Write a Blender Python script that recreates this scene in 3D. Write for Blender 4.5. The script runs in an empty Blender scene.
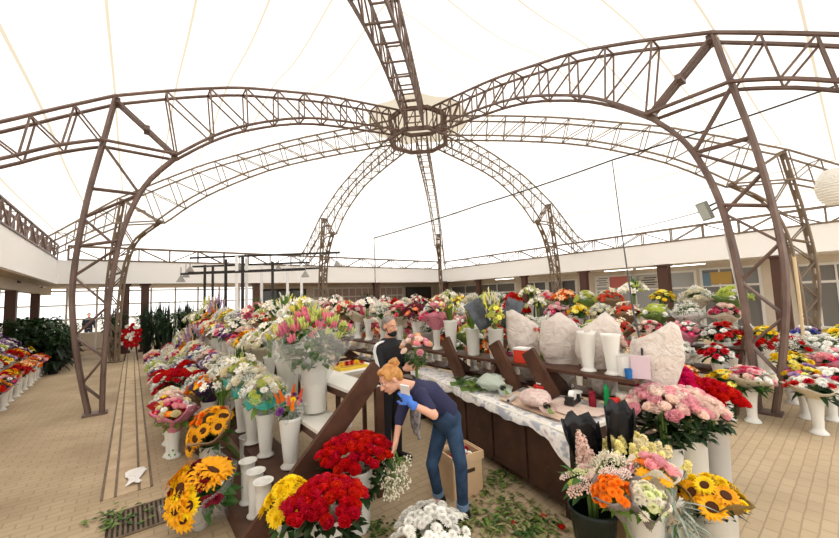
import bpy, math, random
from mathutils import Vector, Matrix, Quaternion
RND = random.Random(7)
SC = bpy.context.scene
COL = SC.collection
R_ = math.radians
PI = math.pi
# ------------------------------------------------------------------ camera model and ground frames
FPX, PIT, ROL, HC = 356.447, R_(4.43), R_(-2.128), 2.0
TH = R_(38.91)
CT, ST = math.cos(TH), math.sin(TH)
HA, HB = 7.70, 9.31            # the hub of the tent in market coordinates
LWALL, RWALL, BWALL, NWALL = -2.39, 18.78, 20.30, -1.70
ZT, ZB, ZF = 4.62, 4.02, 3.05

def G(a, b, z=0.0):
    """market coordinates (a to the right along the back wall, b towards it) to world"""
    return Vector((a*CT - b*ST, a*ST + b*CT, z))

def ray(u, v):
    x, y = u-419.5, v-269.0
    c, s = math.cos(ROL), math.sin(ROL)
    X, Y = x*c+y*s, -x*s+y*c
    d = (X/FPX, 1.0, -Y/FPX)
    cp, sp = math.cos(PIT), math.sin(PIT)
    return d[0], d[1]*cp-d[2]*sp, d[1]*sp+d[2]*cp

def at(u, v, z=0.0):
    d = ray(u, v); t = (z-HC)/d[2]
    return Vector((d[0]*t, d[1]*t, z))

def atd(u, v, Y):
    d = ray(u, v); t = Y/d[1]
    return Vector((d[0]*t, Y, HC+d[2]*t))

def ab(p):
    return (p[0]*CT+p[1]*ST, -p[0]*ST+p[1]*CT)

# ------------------------------------------------------------------ materials
def lin(c):
    out = []
    for x in c[:3]:
        x /= 255.0
        out.append(x/12.92 if x <= .04045 else ((x+.055)/1.055)**2.4)
    return (*out, 1.0)

MATS = {}
def M(name, rgb, rough=.6, var=0.0, metal=0.0, spec=.3, noise=None, trans=0.0, emit=0.0, coat=0.0):
    """procedural material: base colour with per-object variation and/or a noise towards a second colour"""
    if name in MATS: return MATS[name]
    m = bpy.data.materials.new(name); m.use_nodes = True
    nt = m.node_tree; N = nt.nodes; L = nt.links
    bs = N['Principled BSDF']
    bs.inputs['Base Color'].default_value = lin(rgb)
    bs.inputs['Roughness'].default_value = rough
    bs.inputs['Metallic'].default_value = metal
    bs.inputs['Specular IOR Level'].default_value = spec
    src = None
    if noise:
        rgb2, scale = noise
        tc = N.new('ShaderNodeTexCoord'); nz = N.new('ShaderNodeTexNoise')
        nz.inputs['Scale'].default_value = scale; nz.inputs['Detail'].default_value = 3
        L.new(tc.outputs['Object'], nz.inputs['Vector'])
        rp = N.new('ShaderNodeValToRGB')
        rp.color_ramp.elements[0].position = .35; rp.color_ramp.elements[1].position = .68
        rp.color_ramp.elements[0].color = lin(rgb); rp.color_ramp.elements[1].color = lin(rgb2)
        L.new(nz.outputs['Fac'], rp.inputs['Fac']); src = rp.outputs['Color']
    if var:
        oi = N.new('ShaderNodeObjectInfo'); hs = N.new('ShaderNodeHueSaturation')
        mr = N.new('ShaderNodeMapRange')
        mr.inputs['To Min'].default_value = 1-var; mr.inputs['To Max'].default_value = 1+var
        L.new(oi.outputs['Random'], mr.inputs['Value'])
        L.new(mr.outputs['Result'], hs.inputs['Value'])
        mh = N.new('ShaderNodeMapRange')
        mh.inputs['To Min'].default_value = .5-var*.06; mh.inputs['To Max'].default_value = .5+var*.06
        L.new(oi.outputs['Random'], mh.inputs['Value']); L.new(mh.outputs['Result'], hs.inputs['Hue'])
        if src: L.new(src, hs.inputs['Color'])
        else: hs.inputs['Color'].default_value = lin(rgb)
        src = hs.outputs['Color']
    if src: L.new(src, bs.inputs['Base Color'])
    if trans:
        out = N['Material Output']; tr = N.new('ShaderNodeBsdfTranslucent'); mx = N.new('ShaderNodeMixShader')
        if src: L.new(src, tr.inputs['Color'])
        else: tr.inputs['Color'].default_value = lin(rgb)
        mx.inputs['Fac'].default_value = trans
        L.new(bs.outputs[0], mx.inputs[1]); L.new(tr.outputs[0], mx.inputs[2]); L.new(mx.outputs[0], out.inputs['Surface'])
    if emit:
        bs.inputs['Emission Color'].default_value = lin(rgb); bs.inputs['Emission Strength'].default_value = emit
    MATS[name] = m
    return m

def film(name, rgb, alpha=.25):
    """clear plastic film"""
    if name in MATS: return MATS[name]
    m = bpy.data.materials.new(name); m.use_nodes = True
    N = m.node_tree.nodes; L = m.node_tree.links
    bs = N['Principled BSDF']; bs.inputs['Base Color'].default_value = lin(rgb); bs.inputs['Roughness'].default_value = .15
    tr = N.new('ShaderNodeBsdfTransparent'); mx = N.new('ShaderNodeMixShader'); mx.inputs['Fac'].default_value = alpha
    L.new(tr.outputs[0], mx.inputs[1]); L.new(bs.outputs[0], mx.inputs[2]); L.new(mx.outputs[0], N['Material Output'].inputs['Surface'])
    MATS[name] = m
    return m

PETAL = {
 'red': (206,14,28), 'crimson': (120,8,30), 'pink': (250,186,194), 'palepink': (251,228,216), 'butter': (248,234,158), 'palelime': (230,232,176), 'magenta': (214,20,100),
 'rosepink': (226,90,120), 'white': (252,250,242), 'cream': (248,236,190), 'ivory': (246,238,214), 'yellow': (252,214,20), 'lemon': (246,236,110),
 'orange': (250,130,20), 'amber': (250,176,20), 'coral': (240,110,84), 'lilac': (196,160,206), 'purple': (126,60,140), 'blue': (70,80,170),
 'green': (150,176,70), 'lime': (196,206,90), 'burgundy': (108,30,44), 'mauvepink': (232,196,182), 'peach': (250,196,150), 'budpink': (224,120,140), 'budgreen': (196,206,110)}
def PM(c): return M('petal_'+c, PETAL[c], .55, var=.12, trans=.1, spec=.25)
LEAFC = {'dark': (36,62,26), 'mid': (58,92,34), 'light': (108,138,56), 'grey': (170,182,168), 'olive': (104,110,60), 'black': (30,48,30), 'brown': (104,70,60), 'litter': (150,148,96)}
def LM(c): return M('leaf_'+c, LEAFC[c], .5, var=.2, trans=.1, spec=.35)
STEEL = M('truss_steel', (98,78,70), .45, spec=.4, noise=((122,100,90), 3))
STEEL_HAZED = M('truss_steel_hazed', (112,96,82), .45, spec=.4, noise=((132,114,92), 2))  # same truss steel, haze and glare of the far side painted in as paler gold
PLASTIC = M('white_plastic', (240,238,230), .35, var=.04, trans=.12)
PLASTICG = M('grey_plastic', (196,194,190), .4, var=.05)
WOOD = M('dark_wood', (74,48,36), .5, noise=((92,62,46), 6))
WOODT = M('counter_wood', (60,40,30), .5, noise=((76,50,38), 5))
WHITEB = M('white_board', (232,228,218), .5)
BEIGE = M('beige_wall', (226,214,196), .8, noise=((218,206,188), 1.5))
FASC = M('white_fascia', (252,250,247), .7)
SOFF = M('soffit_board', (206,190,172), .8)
DARK = M('dark_metal', (48,44,42), .5)
BROWNCOL = M('brown_column', (84,58,48), .6)

# ------------------------------------------------------------------ mesh builder
class MB:
    def __init__(s): s.v = []; s.f = []; s.m = []; s.sm = []; s.cur = 0; s.smooth = False
    def vert(s, p): s.v.append((p[0], p[1], p[2])); return len(s.v)-1
    def face(s, idx): s.f.append(tuple(idx)); s.m.append(s.cur); s.sm.append(s.smooth)
    def tube(s, p0, p1, r, n=4, r1=None, cap=True):
        s.poly([p0, p1], r, n, r1, cap)
    def poly(s, pts, r, n=4, r1=None, cap=True):
        pts = [Vector(p) for p in pts]; k = len(pts); rings = []
        up = None
        for i, p in enumerate(pts):
            d = (pts[min(i+1, k-1)]-pts[max(i-1, 0)])
            d = d.normalized() if d.length > 1e-9 else Vector((0, 0, 1))
            if up is None:
                up = Vector((0, 0, 1)) if abs(d.z) < .9 else Vector((1, 0, 0))
            x = d.cross(up)
            if x.length < 1e-6: x = d.orthogonal()
            x.normalize(); y = x.cross(d).normalized(); up = y
            rr = r if r1 is None else r+(r1-r)*i/max(1, k-1)
            rings.append([s.vert(p+x*math.cos(2*PI*(j+.5)/n)*rr+y*math.sin(2*PI*(j+.5)/n)*rr) for j in range(n)])
        for i in range(k-1):
            for j in range(n):
                s.face((rings[i][j], rings[i][(j+1) % n], rings[i+1][(j+1) % n], rings[i+1][j]))
        if cap:
            s.face(rings[0][::-1]); s.face(rings[-1])
    def bar(s, p0, p1, w, h, side):
        """box beam from p0 to p1: w along side, h across"""
        p0, p1, side = Vector(p0), Vector(p1), Vector(side).normalized()
        d = (p1-p0).normalized(); u = d.cross(side).normalized()
        q = [s.vert(p+side*w/2*i+u*h/2*j) for p in (p0, p1) for i, j in ((-1, -1), (1, -1), (1, 1), (-1, 1))]
        for f in ((3, 2, 1, 0), (4, 5, 6, 7), (0, 1, 5, 4), (1, 2, 6, 5), (2, 3, 7, 6), (3, 0, 4, 7)): s.face([q[i] for i in f])
    def box(s, c, size, rot=0.0):
        cx, cy, cz = c; a, b, h = size[0]/2, size[1]/2, size[2]/2; cr, sr = math.cos(rot), math.sin(rot)
        q = []
        for z in (-h, h):
            for x, y in ((-a, -b), (a, -b), (a, b), (-a, b)):
                q.append(s.vert((cx+x*cr-y*sr, cy+x*sr+y*cr, cz+z)))
        for f in ((3, 2, 1, 0), (4, 5, 6, 7), (0, 1, 5, 4), (1, 2, 6, 5), (2, 3, 7, 6), (3, 0, 4, 7)): s.face([q[i] for i in f])
    def gbox(s, a0, a1, b0, b1, z0, z1):
        """box in market coordinates"""
        c = G((a0+a1)/2, (b0+b1)/2, (z0+z1)/2); s.box(c, (abs(a1-a0), abs(b1-b0), abs(z1-z0)), TH)
    def lathe(s, prof, n=16, o=(0, 0, 0), close=False, wob=None):
        rings = []
        for i, (r, z) in enumerate(prof):
            rings.append([s.vert((o[0]+r*(wob(j, i) if wob else 1)*math.cos(2*PI*j/n), o[1]+r*(wob(j, i) if wob else 1)*math.sin(2*PI*j/n), o[2]+z)) for j in range(n)])
        for i in range(len(prof)-1):
            for j in range(n):
                s.face((rings[i][j], rings[i][(j+1) % n], rings[i+1][(j+1) % n], rings[i+1][j]))
        if close:
            s.face(rings[0][::-1]); s.face(rings[-1])
    def ball(s, c, r, nu=8, nv=5, mat=None):
        """ellipsoid: r a number or 3 radii, mat a 3x3 rotation"""
        if not hasattr(r, '__len__'): r = (r, r, r)
        rows = []
        for i in range(nv+1):
            ph = PI*i/nv; row = []
            for j in range(nu):
                t = 2*PI*j/nu; p = Vector((math.sin(ph)*math.cos(t)*r[0], math.sin(ph)*math.sin(t)*r[1], math.cos(ph)*r[2]))
                if mat is not None: p = mat @ p
                row.append(s.vert(Vector(c)+p))
                if i in (0, nv): break
            rows.append(row)
        for i in range(nv):
            A, B = rows[i], rows[i+1]
            for j in range(nu):
                k = (j+1) % nu
                if len(A) == 1: s.face((A[0], B[j], B[k]))
                elif len(B) == 1: s.face((A[j], B[0], A[k]))
                else: s.face((A[j], B[j], B[k], A[k]))
    def petals(s, n, prof, wid, ph=0.0, cup=0.0, jit=0.0, rnd=RND):
        for k in range(n):
            t = ph+2*PI*k/n+rnd.uniform(-jit, jit); c, sn = math.cos(t), math.sin(t)
            sc = 1+rnd.uniform(-jit, jit)*.5
            prev = None
            for (r, z), w in zip(prof, wid):
                r *= sc
                row = [s.vert((r*c-o*sn, r*sn+o*c, z+(cup*w if o else 0))) for o in (-w, 0, w)]
                if prev:
                    s.face((prev[0], row[0], row[1], prev[1])); s.face((prev[1], row[1], row[2], prev[2]))
                prev = row
    def leaf(s, base, d, n, L, W, fold=.25, droop=.2):
        d = Vector(d).normalized(); n = Vector(n); x = d.cross(n)
        if x.length < 1e-4: x = d.orthogonal()
        x.normalize(); n = x.cross(d)
        base = Vector(base); prev = None
        for t, w in ((0, .08), (.35, 1.0), (.7, .75), (1, .04)):
            m = base+d*L*t-n*droop*L*t*t
            row = [s.vert(m-x*W*.5*w+n*fold*W*w*.5), s.vert(m), s.vert(m+x*W*.5*w+n*fold*W*w*.5)]
            if prev:
                s.face((prev[0], row[0], row[1], prev[1])); s.face((prev[1], row[1], row[2], prev[2]))
            prev = row
    def add(s, o, mat4):
        """append another builder, transformed"""
        b = len(s.v)
        for p in o.v: s.vert(mat4 @ Vector(p))
        for f, m, sm in zip(o.f, o.m, o.sm):
            s.f.append(tuple(i+b for i in f)); s.m.append(m); s.sm.append(sm)
    def mesh(s, name, mats, smooth=None):
        me = bpy.data.meshes.new(name)
        me.from_pydata(s.v, [], s.f)
        for m in mats: me.materials.append(m)
        me.polygons.foreach_set('material_index', s.m)
        me.polygons.foreach_set('use_smooth', s.sm if smooth is None else [smooth]*len(s.f))
        me.update()
        return me
    def build(s, name, mats, parent=None, smooth=None):
        if not isinstance(mats, (list, tuple)): mats = [mats]
        return link(name, s.mesh(name, mats, smooth), parent)

def link(name, me, parent=None, loc=None, mat=None, override=None):
    o = bpy.data.objects.new(name, me); COL.objects.link(o)
    if parent is not None: o.parent = parent
    if loc is not None: o.location = loc
    if mat is not None: o.matrix_local = mat
    if override is not None:
        o.material_slots[0].link = 'OBJECT'; o.material_slots[0].material = override
    return o

def tag(o, label, cat, group=None):
    o['label'] = label; o['category'] = cat
    if group: o['group'] = group
    return o

def thing(name, label, cat, loc=(0, 0, 0), rz=0.0, group=None):
    o = bpy.data.objects.new(name, None); COL.objects.link(o)
    o.location = loc; o.rotation_euler = (0, 0, rz); o.empty_display_size = .1
    return tag(o, label, cat, group)

def structure(o):
    o['kind'] = 'structure'; return o
def wl(root):
    """helper: builder whose coordinates are world, for parts of a root at the origin"""
    return MB()

# ================================================================== SETTING: floor, arcades, roof
def nodes_of(name):
    m = bpy.data.materials.new(name); m.use_nodes = True
    return m, m.node_tree.nodes, m.node_tree.links

def paver_material():
    m, N, L = nodes_of('clay_pavers')
    tc = N.new('ShaderNodeTexCoord')
    mp = N.new('ShaderNodeMapping'); mp.inputs['Rotation'].default_value = (0, 0, R_(0))
    wv = N.new('ShaderNodeTexNoise'); wv.inputs['Scale'].default_value = 5.0
    sc = N.new('ShaderNodeVectorMath'); sc.operation = 'SCALE'; sc.inputs['Scale'].default_value = .02
    ad = N.new('ShaderNodeVectorMath'); ad.operation = 'ADD'
    L.new(tc.outputs['Object'], mp.inputs['Vector'])
    L.new(mp.outputs['Vector'], wv.inputs['Vector'])
    L.new(wv.outputs['Color'], sc.inputs[0]); L.new(sc.outputs[0], ad.inputs[0]); L.new(mp.outputs['Vector'], ad.inputs[1])
    br = N.new('ShaderNodeTexBrick')
    br.inputs['Color1'].default_value = lin((200, 179, 147)); br.inputs['Color2'].default_value = lin((194, 172, 140))
    br.inputs['Mortar'].default_value = lin((178, 156, 126))
    br.inputs['Scale'].default_value = 1.0; br.inputs['Brick Width'].default_value = .2; br.inputs['Row Height'].default_value = .1
    br.inputs['Mortar Size'].default_value = .007; br.inputs['Mortar Smooth'].default_value = .3
    L.new(ad.outputs[0], br.inputs['Vector'])
    nz = N.new('ShaderNodeTexNoise'); nz.inputs['Scale'].default_value = .8; nz.inputs['Detail'].default_value = 6
    L.new(tc.outputs['Object'], nz.inputs['Vector'])
    rp = N.new('ShaderNodeValToRGB'); rp.color_ramp.elements[0].position = .3; rp.color_ramp.elements[1].position = .7
    rp.color_ramp.elements[0].color = (.58, .55, .52, 1); rp.color_ramp.elements[1].color = (1, 1, 1, 1)
    L.new(nz.outputs['Fac'], rp.inputs['Fac'])
    mx = N.new('ShaderNodeMix'); mx.data_type = 'RGBA'; mx.blend_type = 'MULTIPLY'; mx.inputs[0].default_value = .8
    L.new(br.outputs['Color'], mx.inputs[6]); L.new(rp.outputs['Color'], mx.inputs[7])
    b = N['Principled BSDF']; b.inputs['Roughness'].default_value = .75; b.inputs['Specular IOR Level'].default_value = .25
    L.new(mx.outputs[2], b.inputs['Base Color'])
    bp = N.new('ShaderNodeBump'); bp.inputs['Strength'].default_value = .5; bp.inputs['Distance'].default_value = .01; bp.invert = True
    L.new(br.outputs['Fac'], bp.inputs['Height']); L.new(bp.outputs[0], b.inputs['Normal'])
    return m

mb = MB(); mb.box((8, 9, -.1), (44, 36, .2)); fl = mb.build('floor', paver_material()); fl.rotation_euler.z = TH; structure(fl)
# drain strip along the left aisle
STRIP = M('drain_concrete', (206, 184, 152), .8, noise=((182, 158, 126), 4))
IRON = M('drain_iron', (104, 88, 70), .6, noise=((130, 110, 88), 8))
mb = MB(); mb.gbox(-.20, .20, 5.15, 19.5, -.02, .006)
mb.cur = 1
for a in (-.21, -.1, .1, .21): mb.gbox(a-.013, a+.013, 5.15, 19.5, -.02, .009)
structure(mb.build('trim_1', [STRIP, IRON]))

# fascia boards, soffits and roofs over the arcades
def fascia(name, a0, a1, b0, b1):
    m = MB(); m.gbox(a0, a1, b0, b1, ZF, ZB); return structure(m.build(name, FASC))
fascia('trim_2', LWALL-.15, LWALL, -6, BWALL+.15)
fascia('trim_3', LWALL, RWALL, BWALL, BWALL+.15)
fascia('trim_4', RWALL, RWALL+.15, -6, BWALL+.15)
def slab(name, a0, a1, b0, b1, z0, z1, m):
    k = MB(); k.gbox(a0, a1, b0, b1, z0, z1); return structure(k.build(name, m))
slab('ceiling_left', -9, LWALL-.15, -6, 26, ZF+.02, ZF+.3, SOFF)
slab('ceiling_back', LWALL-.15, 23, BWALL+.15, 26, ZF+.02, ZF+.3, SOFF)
slab('ceiling_right', RWALL+.15, 23, -6, BWALL+.15, ZF+.02, ZF+.3, FASC)
# arcade columns (brown steel)
def column(name, a, b, w=.3):
    k = MB(); k.gbox(a-w/2, a+w/2, b-w/2, b+w/2, 0, ZF+.05); k.gbox(a-w*.7, a+w*.7, b-w*.7, b+w*.7, 0, .12)
    k.gbox(a-w*.7, a+w*.7, b-w*.7, b+w*.7, ZF-.08, ZF)
    return structure(k.build(name, BROWNCOL))
n = 0
for a, b, w in [(-3.2, 18.1, .26), (-3.2, 22.0, .26), (-3.2, 14.2, .26), (-3.2, 10.3, .26), (-.25, BWALL+.3, .3), (.45, BWALL+.3, .3), (5.2, BWALL+.3, .3), (9.0, BWALL+.3, .3), (12.8, BWALL+.3, .3),
                (RWALL-.1, BWALL-.1, .5), (RWALL+.25, 13.2, .3), (RWALL+.25, 9.44, .34), (RWALL+.25, 5.7, .42), (RWALL+.25, 1.95, .42), (RWALL+.25, 17.0, .3)]:
    n += 1; column('trim_%d' % (10+n), a, b, w)

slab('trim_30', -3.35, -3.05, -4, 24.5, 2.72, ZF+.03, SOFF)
GLASS = M('shop_glass', (128, 126, 122), .12, spec=.6)
GLASSD = M('shop_glass_dark', (84, 80, 76), .15, spec=.5)
GLASSW = M('shop_glass_pale', (176, 178, 176), .12, spec=.6)
FRW = M('window_frame_white', (240, 238, 232), .5)
FRD = M('window_frame_dark', (70, 60, 54), .5)
# right shop wall, beige, with glazed fronts
WA = 21.3
def b_on(u, a):      # b of the point of the plane a seen at column u (level with the eye)
    d = ray(u, 292); da = d[0]*CT+d[1]*ST; db = -d[0]*ST+d[1]*CT
    return db/da*a
mb = MB(); mb.gbox(WA, WA+.2, -6, 26, 0, ZF+.1); structure(mb.build('wall_right', BEIGE))
wn = 0
def window(b0, b1, z0, z1, a, mull, rails, glass, fr, back=False, post=None):
    """a glazed front on the wall: glass, frame with mullions and rails (one structure)"""
    global wn
    wn += 1
    def gb(k, x0, x1, y0, y1, za, zb):     # x = along, y = out of the wall
        if back: k.gbox(x0, x1, a-y1, a-y0, za, zb)
        else: k.gbox(a-y1, a-y0, x0, x1, za, zb)
    k = MB(); k.cur = 0; gb(k, b0, b1, .0, .03, z0, z1); k.cur = 1
    for x in (b0, b1): gb(k, x-.05, x+.05, .0, .09, z0-.05, z1+.05)
    for z in (z0, z1): gb(k, b0, b1, .0, .09, z-.05, z+.05)
    for i in range(1, mull+1):
        x = b0+(b1-b0)*i/(mull+1); gb(k, x-.03, x+.03, .0, .075, z0, z1)
    for z in rails: gb(k, b0, b1, .0, .085, z-.05, z+.05)
    structure(k.build('window_%d' % wn, [glass, fr]))
for u0, u1, z0, z1, mu, rails, g in [(547, 524, .2, 2.7, 1, (2.1,), GLASSD), (577, 549, .9, 2.7, 1, (1.9,), GLASSD), (635, 597, .9, 2.75, 1, (1.95,), GLASSW),
                                 (697, 636, .9, 2.75, 1, (1.95,), GLASSW), (762, 703, .1, 2.8, 2, (2.0,), GLASS), (860, 800, .2, 2.7, 2, (2.0,), GLASS), (516, 452, .1, 2.75, 3, (2.1,), GLASS)]:
    window(b_on(u0, WA), b_on(u1, WA), z0, z1, WA, mu, rails, g, FRW)
# posters in the shop fronts
def poster(u, z, w, h, rgb, label, rgb2=None):
    b = b_on(u, WA-.12); k = MB(); k.gbox(WA-.12, WA-.105, b-w/2, b+w/2, z-h/2, z+h/2)
    if rgb2:
        k.cur = 1
        for i in range(4):
            zz = z+h*(.32-.2*i); k.gbox(WA-.127, WA-.118, b-w*.4+w*.1*(i % 2), b+w*.4-w*.14*((i+1) % 2), zz-h*.05, zz+h*.05)
    tag(k.build('poster', [M('poster_'+str(rgb), rgb), M('poster_'+str(rgb2), rgb2 or rgb)]), label, 'poster')
poster(603, 2.45, .8, .62, (236, 234, 230), 'white printed poster in the beige shop front right of the middle', (150, 150, 150))
poster(620, 2.4, 1.0, .62, (206, 120, 110), 'reddish poster in the shop window beside the white poster')
poster(650, 2.35, .9, .6, (206, 200, 190), 'pale poster with dark lettering left of the thick brown column', (90, 84, 80))
poster(722, 2.35, .8, .55, (206, 170, 96), 'golden yellow poster in the shop window behind the right tent leg')
poster(708, 2.3, .3, .6, (120, 150, 170), 'small bluish poster at the left end of the right shop window')
for i, (u, w, l) in enumerate([(620, 1.5, 'long white tube light under the right canopy, above the reddish poster'), (652, 1.3, 'long white tube light under the right canopy, by the thick brown column'),
                               (505, 1.6, 'white tube light under the right canopy near the far corner'), (690, 1.4, 'white tube light under the right canopy right of the thick brown column')]):
    b = b_on(u, 19.9); t = thing('tube_light', l, 'light', G(19.9, b, ZF-.06), TH)
    k = MB(); k.box((0, 0, .04), (.12, w, .05)); k.build('housing', FRW, t)
    k = MB(); k.poly([(0, -w/2+.05, -.0), (0, w/2-.05, -.0)], .025, 8); k.build('tube', M('tube_glow', (255, 250, 240), emit=4), t)
for i, (u, l) in enumerate([(45, 'white tube light under the left canopy by the dark columns'), (120, 'white tube light under the back canopy left of the paired brown columns')]):
    p = atd(u, 285, 15.5 if i == 0 else 17.5); a, b = ab(p)
    if i == 0: a = min(a, LWALL-.7)
    else: b = max(b, BWALL+.8)
    t = thing('tube_light', l, 'light', G(a, b, ZF-.06), TH+(PI/2 if i else 0))
    k = MB(); k.box((0, 0, .04), (.14, 1.6, .05)); k.build('housing', FRW, t)
    k = MB(); k.poly([(0, -.75, 0), (0, .75, 0)], .03, 8); k.build('tube', M('tube_glow', (255, 250, 240)), t)
# far back wall: left half open glazing to daylight, right half white glazed display fronts
WB = 24.5
mb = MB(); mb.gbox(-9, -.4, WB, WB+.15, 0, .8); mb.gbox(6.0, 22, WB, WB+.15, 0, ZF+.1); structure(mb.build('wall_back', BEIGE))
k = MB()
for a in [-8+1.1*i for i in range(14)]: k.gbox(a-.04, a+.04, WB-.05, WB+.05, .0, ZF)
for z in (.8, 1.5, 2.2, 2.9): k.gbox(-9, 6, WB-.04, WB+.04, z-.035, z+.035)
structure(k.build('window_20', FRW))
window(6.6, 9.4, .1, 2.8, WB, 2, (2.0,), GLASSD, FRD, True)
window(10.0, 17.8, .1, 2.85, WB, 13, (2.2,), M('shop_glass_rosy', (190, 168, 160), .15), FRW, True)
window(18.2, 20.9, .1, 2.8, WB, 1, (2.1,), GLASSD, FRD, True)
# left outer side: columns and rails open to daylight
k = MB()
for b in [1+1.9*i for i in range(13)]: k.gbox(-8.1, -7.95, b-.07, b+.07, 0, ZF)
for z in (.9, 1.9, 2.9): k.gbox(-8.07, -7.99, -4, 24.5, z-.04, z+.04)
structure(k.build('window_21', FRW))
mb = MB(); mb.gbox(-8.1, -7.95, -4, 24.5, 0, .45); structure(mb.build('wall_left', BEIGE))
# daylight ground and a pale hedge outside
mb = MB(); mb.box((0, 20, -.3), (160, 140, .2)); o = mb.build('ground', M('outside_ground', (196, 190, 178), .9)); structure(o)

# ------------------------------------------------------------------ the tent membrane
TOPP = [(1.0, 8.15), (2.4, 7.96), (3.6, 7.77), (4.74, 7.5), (5.7, 7.25), (6.5, 6.95), (7.2, 6.65), (8.06, 6.25), (8.85, 5.74), (9.6, 5.24), (10.3, 4.84), (11.0, ZT)]
BOTP = [(1.0, 7.46), (2.8, 7.22), (4.2, 6.93), (5.5, 6.38), (6.3, 5.88), (7.0, 5.28)]
EXTB = [(8.24, 5.3), (8.9, 5.0), (9.6, 4.58), (10.3, 4.3), (11.0, ZB)]
LEGO = [(8.06, 6.25), (8.22, 5.3), (8.38, 4.4), (8.5, 3.5), (8.57, 2.7), (8.58, 2.1), (8.52, 1.4), (8.43, .75), (8.3, .02)]
LEGI = [(7.0, 5.28), (7.45, 4.7), (7.72, 4.1), (7.91, 3.4), (8.0, 2.75), (8.06, 2.1), (8.09, 1.35), (8.11, .7), (8.11, .02)]
def interp(tab, x):
    if x <= tab[0][0]: return tab[0][1]
    for (x0, y0), (x1, y1) in zip(tab, tab[1:]):
        if x <= x1: return y0+(y1-y0)*(x-x0)/(x1-x0)
    return tab[-1][1]
def membrane_material():
    m, N, L = nodes_of('tent_membrane')
    tc = N.new('ShaderNodeTexCoord'); sp = N.new('ShaderNodeSeparateXYZ'); L.new(tc.outputs['Object'], sp.inputs[0])
    def mth(op, a, b=None, c=None):
        n = N.new('ShaderNodeMath'); n.operation = op
        for i, x in enumerate((a, b, c)):
            if x is None: continue
            if hasattr(x, 'links'): L.new(x, n.inputs[i])
            else: n.inputs[i].default_value = x
        return n.outputs[0]
    ax = mth('ABSOLUTE', sp.outputs[0]); ay = mth('ABSOLUTE', sp.outputs[1])
    s = mth('ADD', mth('DIVIDE', mth('MAXIMUM', ax, ay), 1.03), .675)
    fr = mth('ABSOLUTE', mth('SUBTRACT', mth('FRACT', s), .5))
    seam = mth('LESS_THAN', fr, .02)
    rad = mth('SQRT', mth('ADD', mth('MULTIPLY', ax, ax), mth('MULTIPLY', ay, ay)))
    cap = mth('LESS_THAN', rad, 1.75)
    msk = mth('MAXIMUM', seam, cap)
    mix = N.new('ShaderNodeMix'); mix.data_type = 'RGBA'
    mix.inputs[6].default_value = (.90, .885, .865, 1); mix.inputs[7].default_value = (.50, .45, .36, 1)
    L.new(msk, mix.inputs[0])
    df = N.new('ShaderNodeBsdfDiffuse'); tr = N.new('ShaderNodeBsdfTranslucent'); ms = N.new('ShaderNodeMixShader'); ms.inputs[0].default_value = .72
    L.new(mix.outputs[2], df.inputs[0]); L.new(mix.outputs[2], tr.inputs[0]); L.new(df.outputs[0], ms.inputs[1]); L.new(tr.outputs[0], ms.inputs[2])
    L.new(ms.outputs[0], N['Material Output'].inputs['Surface']); N.remove(N['Principled BSDF'])
    return m
mb = MB(); NA, NR = 128, 24; rows = []
for i in range(NR+1):
    t = i/NR; row = []
    for j in range(NA):
        th = 2*PI*j/NA
        rp = 11.15/max(abs(math.cos(th)), abs(math.sin(th)))
        r = .25+(rp-.25)*t; rn = r if r < 1.15 else 1.15+(r-1.15)*(11.0-1.15)/(rp-1.15)
        z = interp(TOPP, rn)+.1 - .22*math.sin(4*th)**2*4*t*(1-t)
        if r < 1.15: z = 8.24+.35*(1-r/1.15)
        row.append(mb.vert((r*math.cos(th), r*math.sin(th), z)))
    rows.append(row)
for i in range(NR):
    for j in range(NA): mb.face((rows[i][j], rows[i+1][j], rows[i+1][(j+1) % NA], rows[i][(j+1) % NA]))
mb.face(rows[0])
mem = mb.build('ceiling', membrane_material(), smooth=True); mem.location = G(HA, HB); mem.rotation_euler.z = TH; structure(mem)

# ------------------------------------------------------------------ steel trusses
def resample(tab, step):
    pts = [Vector((x, y)) for x, y in tab]; d = [0]
    for p, q in zip(pts, pts[1:]): d.append(d[-1]+(q-p).length)
    n = max(1, round(d[-1]/step)); out = []
    for i in range(n+1):
        s = d[-1]*i/n
        for k in range(len(pts)-1):
            if s <= d[k+1]+1e-9:
                out.append(pts[k].lerp(pts[k+1], (s-d[k])/max(1e-9, d[k+1]-d[k]))); break
    return out
def smooth_tab(tab, m=3):
    """Catmull-Rom through the profile"""
    P = [Vector((x, y)) for x, y in tab]; out = []
    for i in range(len(P)-1):
        p0, p1, p2, p3 = P[max(i-1, 0)], P[i], P[i+1], P[min(i+2, len(P)-1)]
        for k in range(m):
            t = k/m
            q = .5*((2*p1)+(p2-p0)*t+(2*p0-5*p1+4*p2-p3)*t*t+(3*p1-p0-3*p2+p3)*t**3); out.append((q.x, q.y))
    out.append((P[-1].x, P[-1].y)); return out
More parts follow.
